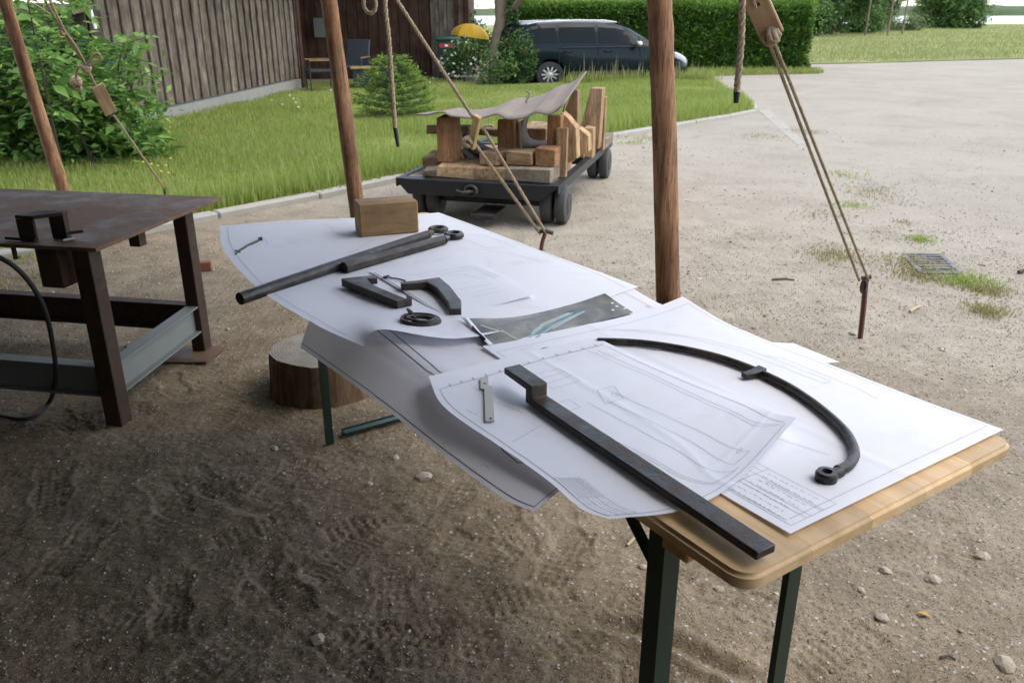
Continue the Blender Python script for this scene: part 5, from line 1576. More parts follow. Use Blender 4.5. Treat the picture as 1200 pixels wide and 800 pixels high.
# (a) lowest sheet, hanging over the long left side
def flap_row(outer, off, edge, inner):
    o_, e_, i_ = lft(outer[0], outer[1], off), G(edge[0], edge[1], .7708), G(inner[0], inner[1], .7710)
    e_ = e_ - Wd * ((e_ - TA).dot(Wd) + .002); e_.z = .7716; i_.z = .7716
    out = (e_ - i_).normalized()
    q1, q2 = e_.lerp(o_, .33) + out * .006 + Vector((0, 0, .004)), e_.lerp(o_, .66) + out * .004 + Vector((0, 0, .003))
    return [o_, q2, q1, e_ + out * .001, e_.lerp(i_, .25), e_.lerp(i_, .6), i_]
sA = Sheet([flap_row((352, 407), .11, (394, 338), (480, 300)), flap_row((430, 462), .126, (510, 419), (612, 384)), flap_row((520, 533), .134, (588, 476), (692, 436)),
            flap_row((590, 583), .132, (664, 532), (766, 490)), flap_row((626, 599), .122, (692, 554), (792, 512))], .0004, 2)
sA.mesh('drawing_sheet', M['paper_thin'], 'drawing hanging down in shade over the long left side of the table', 'drawing', SG)
sA.lines([[(.035, .0), (.035, .97)], [(.035, .97), (.9, .97)]], .0014, 'ink')
sA.lines([[(.56, .12), (.50, .30), (.53, .36), (.46, .52), (.38, .60), (.34, .66), (.33, .72), (.30, .86)], [(.50, .12), (.45, .28), (.47, .35), (.40, .50), (.28, .62), (.27, .68), (.31, .70)], [(.47, .31), (.485, .345)]], .0019, 'ink', 'outline_drawing')
sA.lines([circ(.49, .345, .010, .008), [(.09, .60), (.12, .61), (.11, .63)], [(.72, .44), (.80, .46)], [(.70, .47), (.79, .49)]], .0009, 'ink_light', 'small_print')
# (b) big sheet on the far half
sB = Sheet([[G(257, 265, .792), G(330, 259, .778), G(400, 256, .774), G(470, 253, .774), G(514, 249, .778)],
            [G(262, 292, .788), G(345, 285, .776), G(430, 276, .7745), G(520, 268, .7745), G(566, 268, .776)],
            [G(300, 336, .783), G(380, 325, .7745), G(470, 309, .7745), G(580, 290, .7745), G(640, 296, .7745)],
            [G(366, 378, .777), G(432, 360, .7745), G(520, 345, .7745), G(630, 320, .7745), G(706, 320, .777)],
            [G(426, 406, .768), G(446, 386, .797), G(545, 396, .790), G(660, 366, .776), G(748, 336, .782)]], .0003, 5)
sB.creases = ((.5, None), (0, .4), (0, .75))
sB.mesh('drawing_sheet', M['paper'], 'large drawing on the far half of the table under the wooden block and long rods', 'drawing', SG)
sB.lines([[(.03, .03), (.97, .03), (.97, .97)], [(.03, .03), (.03, .90)]], .0010, 'ink_light')
sB.lines([[(.34, .42), (.50, .30), (.66, .26)], [(.36, .45), (.52, .33), (.68, .29)], [(.45, .55), (.62, .52)], [(.5, .15), (.62, .17), (.66, .24)], [(.40, .06), (.42, .13), (.41, .17)], [(.70, .5), (.82, .66)], [(.15, .14), (.16, .24)], rect(.72, .35, .85, .5)], .0010, 'ink_light', 'outline_drawing')
# (c) smaller drawing on it
sC = Sheet([[G(433, 318, .7778), G(490, 309, .7772), G(548, 301, .7778)], [G(474, 342, .7778), G(533, 333, .7775), G(590, 323, .7778)], [G(516, 368, .780), G(570, 360, .7785), G(627, 345, .787)]], .0002, 7)
sC.mesh('drawing_sheet', M['paper'], 'smaller drawing under the two bent iron brackets', 'drawing', SG)
sC.lines([[(.02, .04), (.02, .97)], [(.02, .97), (.35, .985)]], .0016, 'ink')
sC.lines([[(.25, .20), (.9, .22), (.95, .5)], [(.3, .26), (.86, .28), (.9, .52)], [(.30, .6), (.8, .62)], [(.5, .3), (.7, .35), (.8, .5)]] + scribble(.05, .45, .30, .95, 8, rr, 's') + scribble(.5, .68, .85, .82, 2, rr, 's'), .0010, 'ink_light', 'small_print')
# (d) pale sheet under the photograph, at the pole
sD = Sheet([[G(590, 372, .7750), G(665, 350, .7750), G(742, 338, .779)], [G(610, 384, .7750), G(690, 360, .7750), G(757, 347, .777)], [G(660, 413, .7732), G(738, 388, .7732), G(792, 366, .7745)]], .0001, 8)
sD.mesh('drawing_sheet', M['paper_thin'], 'pale sheet whose corner shows beside the thick log pole', 'drawing', SG)
sD.lines([[(.9, .1), (.9, .9)], circ(.88, .75, .012, .02)], .001, 'ink_light')
# (e) glossy photograph print
def photo_mat():
    m, nt, b = newmat('photo_print', .42, 0, .3)
    vec = coords(nt, (1, 1, 1), 'Object', False)
    n1 = noise(nt, vec, 6.5, 5, .55, .8); n2 = noise(nt, vec, 28, 4, .6)
    col = ramp(nt, math_(nt, 'ADD', math_(nt, 'MULTIPLY', n1, .75), math_(nt, 'MULTIPLY', n2, .25)), [(.34, (.04, .042, .034)), (.45, (.115, .112, .09)), (.55, (.20, .19, .155)), (.66, (.33, .30, .245))])
    nt.links.new(col, b.inputs['Base Color']); return m
M['photo'] = photo_mat()
M['teal'] = plain('teal_print', (.11, .30, .33), .3, 0, .25, 30, 0); M['photo_dark'] = plain('dark_print', (.06, .055, .05), .3, 0, .5, 30, 0); M['photo_tan'] = plain('tan_print', (.33, .30, .23), .3, 0, .3, 40, 0)
sE = Sheet([[G(549, 373, .795), G(605, 371, .785), G(668, 357, .784), G(709, 343.5, .797)], [G(560, 390, .788), G(622, 381, .7815), G(680, 366, .7815), G(725, 355, .786)], [G(574, 405, .7790), G(640, 394, .7785), G(690, 380, .7785), G(742, 366, .7795)]], .0001, 9)
sE.mesh('photo_print', M['photo'], 'glossy grey photograph print curling up in the middle of the table', 'photograph')
sE.lines([[(.24, .92), (.40, .62), (.62, .44)], [(.27, .98), (.44, .72), (.66, .52)]], .0065, 'teal', 'teal_streak')
sE.lines([[(.28, .80), (.40, .56), (.60, .40)], [(.05, .25), (.15, .62), (.17, .95)], [(.42, .80), (.60, .62), (.70, .5)]], .006, 'photo_tan', 'tan_streak', .0004)
sE.lines([[(.16, .35), (.28, .22), (.50, .2), (.70, .28), (.9, .55)], [(.30, .64), (.34, .4)]], .010, 'photo_dark', 'dark_streak', .0003)
sE.lines([circ(.955, t, .006, .014) for t in (.45, .62)] + [circ(.90, .72, .006, .014), circ(.985, .78, .006, .014)], .004, 'white_paint', 'white_dots', .0008)
# white turned-up margin with a black band at its left end
sF = Sheet([[G(539, 371, .790), G(545, 372, .797), G(551, 373, .7935)], [G(553, 386, .784), G(557, 387, .791), G(563, 389, .7885)], [G(571, 404, .778), G(573, 404, .781), G(578, 403, .7805)]], .0002, 10)
sF.mesh('print_margin', M['paper'], 'white curled strip with a black bar along the left end of the photograph', 'paper strip')
sF.lines([[(.45, .38), (.5, .85)]], .009, 'trim', 'black_bar', .0006)
# (f) right-hand sheet
sG = Sheet([[G(565, 405, .7805), G(630, 384, .7835), G(692, 367, .784), G(750, 356, .786), G(800, 350, .797)],
            [G(615, 437, .7725), G(700, 416, .7735), G(780, 400, .7735), G(848, 389, .7735), G(893, 388, .776)],
            [G(680, 479, .7725), G(765, 460, .7735), G(858, 438, .7735), G(935, 424, .7735), G(990, 427, .7735)],
            [G(760, 532, .7725), G(840, 520, .7735), G(930, 495, .7735), G(1012, 470, .7735), G(1087, 467, .7735)],
            [G(836, 582, .7735), G(932, 622, .7735), G(1012, 583, .7745), G(1095, 543, .7745), G(1176, 503, .778)]], .0008, 11)
# near-left corner lies at (932, 625): keep the net regular there
sG.P[4] = np.array([tuple(p) for p in (G(880, 607, .7735), G(925, 626, .7735), G(1012, 583, .7745), G(1095, 543, .7745), G(1176, 503, .778))])
A1, A2, A3, A4 = (565, 405, .7805), (800, 350, .797), (1176, 503, .777), (926, 627, .7735)
def bil(n, lift=0.0):
    c = [np.array(G(*q)) for q in (A1, A2, A3, A4)]; rows = []
    for t in np.linspace(0, 1, n):
        l, r = c[0] + (c[3] - c[0]) * t, c[1] + (c[2] - c[1]) * t
        row = []
        for s in np.linspace(0, 1, n):
            p = l + (r - l) * s
            z = .7735 + (c[1][2] - .7735) * max(0, (s - .6) / .4) ** 2 * max(0, 1 - t / .35) ** 2 + .006 * max(0, 1 - t / .18) ** 2 + .003 * max(0, (t - .8) / .2) ** 2
            p[2] = z; row.append(tuple(p))
        rows.append(row)
    return rows
sG.P = np.array(bil(7))
sG.creases = ((.5, None), (0, .5), (0, .26))
sG.mesh('drawing_sheet', M['paper'], 'wide drawing at the right front of the table under the curved iron bar', 'drawing', SG)
sG.lines([[(.02, .05), (.98, .04)], [(.98, .04), (.985, .97)], [(.05, .97), (.985, .97)], [(.02, .05), (.04, .97)]], .0009, 'ink_light', 'border_lines')
sG.lines([[(.50, .05), (.62, .10), (.75, .20), (.82, .35), (.84, .62)], [(.55, .06), (.68, .12), (.79, .23), (.86, .37), (.875, .62)], [(.84, .62), (.875, .62)], [(.87, .42), (.90, .46), (.90, .68), (.88, .75)], [(.10, .07), (.17, .06)], [(.29, .70), (.38, .76), (.42, .86)]], .0008, 'ink_light', 'outline_drawing')
sG.lines([circ(.20, .09, .02, .006, PI, 2 * PI)], .003, 'ink', 'outline_arc')
tb_ = [rect(.03, .76, .21, .985)] + [[(.03 + .18 * k / 7, .76), (.03 + .18 * k / 7, .985 if k in (3, 5) else .83)] for k in range(1, 7)] + [[(.03, .83), (.21, .83)], [(.09, .83), (.09, .985)], [(.15, .86), (.15, .985)]]
sG.lines(tb_, .0008, 'ink_light', 'title_block')
sG.lines(scribble(.03, .84, .20, .98, 7, rr), .0008, 'ink_mid', 'small_print')
# (g) front-left sheet on top
sH = Sheet([[G(502, 441, .7835), G(560, 427, .7795), G(630, 410, .7795), G(698, 395, .787)],
            [G(520, 476, .7795), G(592, 460, .7785), G(680, 437, .7785), G(757, 423, .7795)],
            [G(583, 521, .7785), G(655, 506, .7785), G(745, 474, .7785), G(815, 447, .780)],
            [G(640, 561, .7775), G(718, 551, .7785), G(807, 513, .7785), G(876, 470, .785)],
            [G(680, 595, .7765), G(760, 583, .778), G(842, 549, .779), G(908, 484, .797)],
            [G(714, 608, .776), G(800, 597, .782), G(866, 562, .785), G(934, 489, .812)]], .0008, 12)
sH.creases = ((.62, None), (0, .48), (0, .77))
sH.mesh('drawing_sheet', M['paper'], 'front drawing with printed ruler edge under the long stepped bar', 'drawing', SG)
sH.lines([[(.035, .10), (.97, .055)], [(.035, .10), (.035, .95)], [(.965, .07), (.965, .93)], [(.05, .955), (.96, .95)]], .0011, 'ink_light', 'border_lines')
sH.lines([[(.035, .10), (.97, .055)]] + [[(s, .10 - .045 * s), (s, .085 - .045 * s)] for s in np.linspace(.1, .93, 12)], .0013, 'ink', 'ruler_edge')
sH.lines([rect(.50, .15, .62, .24), [(.50, .18), (.62, .175)], [(.50, .21), (.62, .205)],
          [(.62, .30), (.58, .36), (.66, .36), (.70, .30), (.62, .30)], [(.66, .31), (.70, .50), (.74, .66), (.80, .86)], [(.60, .35), (.64, .54), (.68, .70), (.72, .85), (.80, .86)], [(.54, .33), (.57, .55), (.62, .75), (.70, .90)], [(.45, .30), (.46, .5), (.52, .72), (.60, .88), (.72, .90)], [(.44, .31), (.45, .51), (.51, .73), (.59, .89)],
          [(.90, .08), (.91, .3), (.90, .5), (.91, .7), (.95, .9)], [(.86, .07), (.885, .3), (.88, .52), (.90, .74), (.95, .92)],
          [(.22, .13), (.24, .22), (.30, .30)], [(.08, .40), (.30, .36)], [(.08, .24), (.10, .27)], [(.38, .24), (.46, .28)], rect(.40, .30, .50, .34),
          circ(.655, .335, .012, .009), circ(.78, .80, .014, .009)], .0008, 'ink_light', 'outline_drawing')
sH.lines([[(.04, .60), (.03, .94)], [(.04, .60), (.17, .62)], [(.17, .62), (.17, .93)], [(.03, .94), (.17, .93)]] + [[(.04 + .13 * k / 9, .605), (.04 + .13 * k / 9, .93 if k in (3, 6) else .73)] for k in range(1, 9)] + [[(.04, .73), (.17, .735)]], .0006, 'ink_light', 'title_block')
sH.lines(scribble(.045, .74, .165, .93, 5, rr) + scribble(.12, .62, .165, .72, 2, rr), .0007, 'ink_light', 'small_print')
# sliver of another sheet at the right edge
sI = Sheet([[G(880, 400, .7718), G(930, 402, .7718)], [G(925, 428, .7718), G(984, 424, .7718)]], .0001, 14)
sI.mesh('drawing_sheet', M['paper'], 'sliver of a sheet peeping out past the right edge of the wide drawing', 'drawing', SG, n=8)

# ------------------------------------------------------------------ wooden block, rods and brackets on the drawings
a, b = G(423, 278, .776), G(491, 272, .776); e1 = (b - a); e1.z = 0; bl = e1.length; e1.normalize(); e2 = Vector((-e1.y, e1.x, 0))
bh = .108
o = MB().box((0, 0, 0), (bl, .10, bh), bev=.003).build('wood_block', M['block_new'])
o.matrix_world = frame(e1, e2, (0, 0, 1), (a + b) / 2 + e2 * .05 + Vector((0, 0, bh / 2)))
tag(o, 'sawn wooden block weighing down the far end of the drawings', 'wooden block')
def eye_ring(mb, c, R_, r, axis=(0, 0, 1), squash=1.2):
    ax = Vector(axis).normalized(); u_ = ax.orthogonal().normalized(); w_ = ax.cross(u_)
    mb.tube([Vector(c) + (u_ * math.cos(t) + w_ * math.sin(t)) * R_ for t in np.linspace(0, 2 * PI, 24, endpoint=False)], r, 8, closed=True, squash=squash)
def iron_thing(name, label, cat, mb, mat='iron', smooth=40, group=None):
    c = Vector(np.array(mb.v).mean(0)); o = mb.build(name, M[mat], origin=tuple(c), smooth=smooth)
    return tag(o, label, cat, group)
zr = .790
mb = MB(); p0, p1 = G(281, 350, zr), G(500, 275.5, zr); ey = G(513.5, 268.5, zr - .003)
mb.tube([p0, p0.lerp(p1, .4) + Vector((0, 0, .001)), p1], [.0165, .0165, .0145], 10); mb.tube([p1, p1.lerp(ey, .45)], [.0145, .010], 8)
eye_ring(mb, ey, .026, .009, squash=.9); iron_thing('iron_rod', 'long round iron rod with an eye at its end, overhanging the table', 'iron rod', mb, 'iron_worn')
mb = MB(); p0, p1 = G(403, 314, zr - .001), G(519, 281.5, zr - .001); ey = G(532, 275.5, zr - .004)
mb.tube([p0, p1], [.0185, .0165], 8); mb.tube([p1, p1.lerp(ey, .45)], [.0165, .010], 8); eye_ring(mb, ey, .025, .009)
iron_thing('iron_rod', 'shorter faceted iron rod with an eye, lying in front of the long round one', 'iron rod', mb, 'iron_worn', 25)
def flat_bar(mb, px, z0, wd, th, rounding=0):
    """a flat bar bent along the pixel path px; wd across, th high"""
    P_ = [G(u, v, z0) for u, v in px]; n = len(P_); L_, R_ = [], []
    for i in range(n):
        d = (P_[min(i + 1, n - 1)] - P_[max(i - 1, 0)]).normalized()
        s = Vector((-d.y, d.x, 0)); k = 1.0
        if 0 < i < n - 1:
            d1 = (P_[i] - P_[i - 1]).normalized(); k = 1 / max(.5, s.dot(Vector((-d1.y, d1.x, 0))))
        w_ = wd[i] if hasattr(wd, '__len__') else wd
        L_.append(P_[i] + s * w_ / 2 * k); R_.append(P_[i] - s * w_ / 2 * k)
    vs = []
    for i in range(n):
        h = Vector((0, 0, th[i] if hasattr(th, '__len__') else th)); vs += [L_[i], R_[i], R_[i] + h, L_[i] + h]
    fs = []
    for i in range(n - 1):
        for j in range(4): fs.append((i * 4 + j, i * 4 + (j + 1) % 4, (i + 1) * 4 + (j + 1) % 4, (i + 1) * 4 + j))
    fs += [(3, 2, 1, 0), tuple((n - 1) * 4 + j for j in range(4))]
    mb.add(vs, fs)
def bevelled(o, w=.002):
    md = o.modifiers.new('bevel', 'BEVEL'); md.width = w; md.segments = 2; md.limit_method = 'ANGLE'; md.angle_limit = .6
    return o
mb = MB(); flat_bar(mb, [(441, 331), (424, 333.5), (414, 334), (430, 343), (471, 360), (480, 357)], .778, [.026, .028, .032, .034, .032, .022], [.018, .02, .022, .020, .019, .024])
bevelled(iron_thing('iron_bracket', 'left bent iron bracket of two, with a short turned-in arm', 'iron bracket', mb, 'iron', 30))
mb = MB(); flat_bar(mb, [(470, 339), (490, 338), (508, 336.5), (520, 345), (533, 362), (534, 371)], .778, [.026, .026, .034, .036, .034, .028], [.018, .019, .022, .022, .022, .020])
bevelled(iron_thing('iron_bracket', 'right bent iron bracket of two, its knee pointing to the far pole', 'iron bracket', mb, 'iron', 30))
mb = MB(); c = G(493, 377, .786); r3 = random.Random(4)
for k in range(9):
    R_ = r3.uniform(.026, .042); ph = r3.uniform(0, 6); zz = r3.uniform(-.006, .010); tl_ = r3.uniform(-.25, .25)
    mb.tube([c + Vector((math.cos(t + ph) * R_ * 1.15, math.sin(t + ph) * R_, zz + tl_ * math.sin(t) * .03)) for t in np.linspace(0, 2 * PI, 20, endpoint=False)], .0032, 6, closed=True)
mb.tube(curve([G(480, 371, .79), G(483, 366, .80), G(477, 362, .80), G(482, 369, .795), G(488, 374, .79)], 16), .0028, 6)
iron_thing('wire_coil', 'small tangled coil of black iron wire on the drawings', 'wire coil', mb, 'iron', 60)
mb = MB(); mb.tube(curve([G(450, 325, .7815), G(455, 323, .7815), G(458, 325.5, .7815), G(466, 326.5, .7815), G(475, 329, .7815)], 20), .0022, 6); eye_ring(mb, G(452, 324.5, .781), .006, .0018)
iron_thing('wire_hook', 'thin wire hook lying left of the right bent bracket', 'wire hook', mb, 'iron_worn', 60)
mb = MB(); mb.tube(curve([G(276, 299, .784), G(279, 295, .785), G(285, 291.5, .784), G(290, 288, .784), G(297, 285, .784), G(305, 280.5, .784)], 24), .0045, 6); mb.tube([G(303, 280.5, .785), G(307, 280, .785)], .007, 6); mb.tube([G(276, 294, .785), G(281, 296, .785)], .004, 6)
iron_thing('iron_hook', 'small wavy iron hook on the far left corner of the drawings', 'iron hook', mb, 'iron', 60)
# stepped long bar
bz = .7822
pe, ps = G(886, 657, bz), G(619.5, 474, bz)
bdv = (ps - pe); bdv.z = 0; bL = bdv.length; bdv.normalize(); bw = Vector((bdv.y, -bdv.x, 0))
if bw.dot(G(910, 648, bz) - pe) < 0: bw = -bw
wbar = abs(bw.dot(G(910, 648, bz) - pe))
th = .0135; stp = .027
p_r = G(588, 439, bz + stp + .002); rL = max(.08, bdv.dot(p_r - ps))
prof = [(0, 0), (bL + .012, 0), (bL + .012, stp), (bL + rL, stp + .003), (bL + rL, stp + th + .003), (bL - .008, stp + th), (bL - .008, th), (0, th)]
mb = MB(); mb.prism([pe + bdv * a_ + Vector((0, 0, z_)) for a_, z_ in prof], bw * wbar)
o = mb.build('stepped_bar', M['iron'], origin=tuple(pe), smooth=30); bevelled(o, .0022); tag(o, 'long flat black iron bar with a raised stepped end, reaching past the table edge', 'iron bar')
# curved bar with eye and lug
mb = MB(); zc = .783
cv = curve([G(u, v, zc) for u, v in [(700, 399.5), (747, 401.5), (792, 407.5), (837, 417.5), (873, 429.5), (905, 443.5), (932, 458), (963, 480), (989, 504), (1000, 523), (1001, 535.5), (993, 546), (981, 551.5)]], 96)
mb.tube(cv, [.0070 + .0018 * (i / len(cv)) for i in range(len(cv))], 10, squash=1.15)
ce = G(968.5, 557, zc)
Rz = Matrix.Identity(3)
prof = [(.0075, -.010), (.0145, -.010), (.0175, -.007), (.0178, .004), (.0155, .008), (.0085, .0085), (.0075, .006), (.0075, -.010)]
mb.lathe(prof[:-1], 22, ce); mb.f = mb.f[:-2]; mb.m = mb.m[:-2]
k0 = len(mb.v) - 22 * 7
for j in range(22): mb.f.append((k0 + 6 * 22 + j, k0 + 6 * 22 + (j + 1) % 22, k0 + (j + 1) % 22, k0 + j)); mb.m.append(0)
mb.tube([G(985, 552.5, zc), G(976, 555, zc)], [.0095, .009], 8)
cvb = iron_thing('curved_bar', 'slender curved iron bar bent like a sickle with an eye at its near end', 'iron bar', mb, 'iron', 50)
mb = MB(); flat_bar(mb, [(871, 443), (884, 440.5), (893, 437.5)], .7775, [.017, .020, .022], [.010, .013, .016])
lo_ = mb.build('lug', M['iron_worn'], cvb, origin=tuple(cvb.location), smooth=40); bevelled(lo_, .0018)
# thin key plate with two holes
kp = [(563, 443.5), (572, 441), (572.5, 452.5), (577, 453.5), (579.5, 494), (569, 494.5), (567.5, 456.5), (563.2, 456)]
mb = MB(); mb.prism([G(u, v, .7815) for u, v in kp], (0, 0, .0022))
key = iron_thing('key_plate', 'thin pale steel key plate with two holes on the front drawing', 'key plate', mb, 'steel_key', 30)
for u, v in ((568, 449), (575, 490)):
    MB().lathe([(.0024, .0), (.0024, .0006)], 12, G(u, v, .7838) - Vector(key.location)).build('hole', M['trim'], key)

# ================================================================== RUSTY WORK TABLE
fr, rrp = G(112, 291, .72), G(259, 231, .72)
sdir = (rrp - fr); sdir.z = 0; dpt = sdir.length; sdir.normalize(); ldir = Vector((-sdir.y, sdir.x, 0))    # ldir runs to the left
wt = thing('work_table', 'rusty steel work table with heavy legs at the left', 'table', (fr.x, fr.y, 0)); wo = Vector((fr.x, fr.y, 0))
def wp(a, b, z): return ldir * a + sdir * b + Vector((0, 0, z))       # a to the left, b to the back
WLN = 1.75
mb = MB(); mb.prism([wp(0, 0, .706), wp(WLN, 0, .706), wp(WLN, dpt, .706), wp(0, dpt, .706)], (0, 0, .014)); bevelled(mb.build('top_plate', M['rust'], wt), .0015)
M['plate_edge'] = M['rust']
def wt_leg(px, top_z, w=.068):
    p = G(*px); p.z = 0; a, b = (p - wo).dot(ldir), (p - wo).dot(sdir)
    mb = MB(); mb.prism([wp(a - w / 2, b - w / 2, -.01), wp(a + w / 2, b - w / 2, -.01), wp(a + w / 2, b + w / 2, -.01), wp(a - w / 2, b + w / 2, -.01)], (0, 0, top_z))
    bevelled(mb.build('leg', M['rust_dark'], wt), .004); return a, b
la = wt_leg((140, 494), .716); lb = wt_leg((238, 413), .716, .064)
for (a, b) in ((1.5, la[1]), (1.5, lb[1])):
    mb = MB(); mb.prism([wp(a - .034, b - .034, -.01), wp(a + .034, b - .034, -.01), wp(a + .034, b + .034, -.01), wp(a - .034, b + .034, -.01)], (0, 0, .716)); bevelled(mb.build('leg', M['rust_dark'], wt), .004)
mb = MB(); p = G(228, 420); a, b = (p - wo).dot(ldir), (p - wo).dot(sdir)
mb.prism([wp(a - .10, b - .07, .012), wp(a + .10, b - .09, .006), wp(a + .10, b + .10, .012), wp(a - .10, b + .10, .02)], (0, 0, .008)); mb.build('foot_plate', M['rust'], wt)
def ibeam(a0, b0, a1, b1, z0=.115, h=.125, fw=.055, mat='grey_beam'):
    A_, B_ = wp(a0, b0, z0), wp(a1, b1, z0); d = (B_ - A_).normalized(); s = Vector((-d.y, d.x, 0)); t = .007
    pf = [(-fw, 0), (fw, 0), (fw, t), (t / 2, t), (t / 2, h - t), (fw, h - t), (fw, h), (-fw, h), (-fw, h - t), (-t / 2, h - t), (-t / 2, t), (-fw, t)]
    mb = MB(); mb.prism([A_ + s * (x * .5) + Vector((0, 0, z)) for x, z in pf], B_ - A_); return mb.build('rail', M[mat], wt)
ibeam(la[0] + .035, la[1], 1.47, la[1]); ibeam(lb[0] + .033, lb[1], 1.47, lb[1], mat='rust_dark'); ibeam(la[0], la[1] + .035, lb[0], lb[1] - .033)
# short tube stubs under the plate
q = G(161, 280, .66); a, b = (q - wo).dot(ldir), (q - wo).dot(sdir)
mb = MB(); mb.prism([wp(a - .022, b - .022, .635), wp(a + .022, b - .022, .635), wp(a + .022, b + .022, .635), wp(a - .022, b + .022, .635)], (0, 0, .07)); mb.build('stub_tube', M['rust_dark'], wt)
q = G(56, 318, .62); a, b = (q - wo).dot(ldir), (q - wo).dot(sdir)
mb = MB(); mb.prism([wp(a - .045, .03, .555), wp(a + .045, .03, .555), wp(a + .045, .11, .555), wp(a - .045, .11, .555)], (0, 0, .15)); bevelled(mb.build('square_tube', M['rust_dark'], wt), .004)
MB().tube([wp(.34, .02, .66), wp(.34, .02, .703)], .008, 6).build('bolt', M['rust_dark'], wt)
# bridge-shaped clamp on the plate
q = G(34, 283, .72); ca, cb = (q - wo).dot(ldir), (q - wo).dot(sdir)
cl = thing('steel_clamp', 'bridge shaped rusty steel clamp standing on the front edge of the rusty table', 'clamp', wo + wp(ca, max(cb, .02), .721))
def cp(a, b, z): return ldir * a + sdir * b + Vector((0, 0, z))
def cbox(mb, a0, a1, b0, b1, z0, z1): mb.prism([cp(a0, b0, z0), cp(a1, b0, z0), cp(a1, b1, z0), cp(a0, b1, z0)], (0, 0, z1 - z0))
mb = MB(); cbox(mb, -.032, .036, .0, .012, .0, .078); bevelled(mb.build('front_foot', M['rust_dark'], cl), .002)
mb = MB(); cbox(mb, -.115, -.055, .05, .075, .0, .084); bevelled(mb.build('rear_foot', M['rust_dark'], cl), .002)
mb = MB(); mb.prism([cp(.036, 0, .079), cp(-.035, .0, .079), cp(-.115, .05, .085), cp(-.115, .08, .085), cp(.0, .07, .083)], (0, 0, .012)); bevelled(mb.build('bridge', M['rust_dark'], cl), .002)
MB().tube([cp(.09, -.0, .008), cp(-.03, -.004, .006)], .006, 6).build('pin', M['iron'], cl)
MB().tube([cp(-.12, .06, .02), cp(-.165, .075, .026)], .006, 6).build('handle', M['stake'], cl)
MB().tube([cp(-.128, .01, .006), cp(-.15, .045, .006)], .005, 6).build('bolt', M['steel_key'], cl)
# cable
cpts = curve([D(-40, 292, 2.7), D(0, 302, 2.7), D(30, 325, 2.72), D(52, 362, 2.76), D(63, 410, 2.8), D(65, 445, 2.86), G(58, 470, .03), G(40, 488, .013), G(15, 490, .012), G(-40, 478, .012)], 60)
tag(MB().tube(cpts, .0085, 8).build('cable', M['rubber_dark'], origin=tuple(cpts[0]), smooth=60), 'black cable looping down from the rusty table to the sand', 'cable')
# reddish lump of brick behind the table leg
bk = G(240, 317); o = MB().box((0, 0, .03), (.085, .06, .06), bev=.006).build('brick', plain('red_brick', (.20, .075, .045), .9, 0, .3, 14, .4)); o.location = bk; o.rotation_euler = (0, 0, .3)
tag(o, 'small reddish brick on the gravel right of the far leg of the rusty table', 'brick')

# ================================================================== CHOPPING STUMP
sc_ = G(369, 478); SR = .222
st = thing('stump', 'low round sawn tree stump under the far end of the drawing table', 'stump', (sc_.x, sc_.y + SR * .97, 0))
def stump_top():
    m, nt, b = newmat('stump_end_grain', .9, 0, .15)
    tc = nt.nodes.new('ShaderNodeTexCoord'); P = tc.outputs['Object']
    ds = nd(nt, 'ShaderNodeTexNoise', {'Vector': P, 'Scale': 7.0, 'Detail': 4.0})
    add = nd(nt, 'ShaderNodeVectorMath', {0: P, 1: (0, 0, 0)}, operation='ADD')
    sca = nd(nt, 'ShaderNodeVectorMath', {0: ds.outputs['Color'], 3: .06}, operation='SCALE'); nt.links.new(sca.outputs[0], add.inputs[1])
    wv = nd(nt, 'ShaderNodeTexWave', {'Vector': add.outputs[0], 'Scale': 24.0, 'Distortion': 1.5, 'Detail': 3.0}, wave_type='RINGS', rings_direction='Z')
    col = ramp(nt, math_(nt, 'ADD', math_(nt, 'MULTIPLY', wv.outputs['Fac'], .2), math_(nt, 'MULTIPLY', noise(nt, P, 16, 6, .7), .8)), [(.25, (.17, .15, .12)), (.55, (.265, .235, .19)), (.8, (.36, .325, .27))])
    nt.links.new(col, b.inputs['Base Color']); bump(nt, b, wv.outputs['Fac'], .3, .004); return m
n = 48; V = []
ang_ = np.linspace(0, 2 * PI, n, endpoint=False)
rad_ = SR * (1 + .10 * fbm(np.cos(ang_) * 1.5 + 4, np.sin(ang_) * 1.5, 3, 3) + .05 * fbm(np.cos(ang_) * 9, np.sin(ang_) * 9, 2, 5))
mb = MB()
for z, k in ((-.03, 1.03), (.01, 1.035), (.06, 1.0), (.13, .985), (.166, .975), (.176, .955)):
    mb.v.extend([(math.cos(a) * r * k, math.sin(a) * r * k, z + .006 * math.sin(a * 2)) for a, r in zip(ang_, rad_)])
for i in range(5):
    for j in range(n): mb.f.append((i * n + j, i * n + (j + 1) % n, (i + 1) * n + (j + 1) % n, (i + 1) * n + j)); mb.m.append(0)
M['stump_bark'] = wood('stump_side', [(.06, .035, .02), (.19, .115, .06), (.34, .22, .12)], 12, 9, .9, .7, axis=2, tint=.05)
mb.build('bark_side', M['stump_bark'], st, smooth=60)
mb = MB(); rings = [1.0, .8, .55, .3, .1]
for q in rings:
    mb.v.extend([(math.cos(a) * r * .955 * q, math.sin(a) * r * .955 * q, .1762 + .006 * math.sin(a * 2) * q + .003 * (1 - q)) for a, r in zip(ang_, rad_)])
for i in range(len(rings) - 1):
    for j in range(n): mb.f.append((i * n + j, i * n + (j + 1) % n, (i + 1) * n + (j + 1) % n, (i + 1) * n + j)); mb.m.append(0)
mb.f.append(tuple((len(rings) - 1) * n + j for j in range(n))); mb.m.append(0)
mb.build('sawn_face', stump_top(), st, smooth=60)
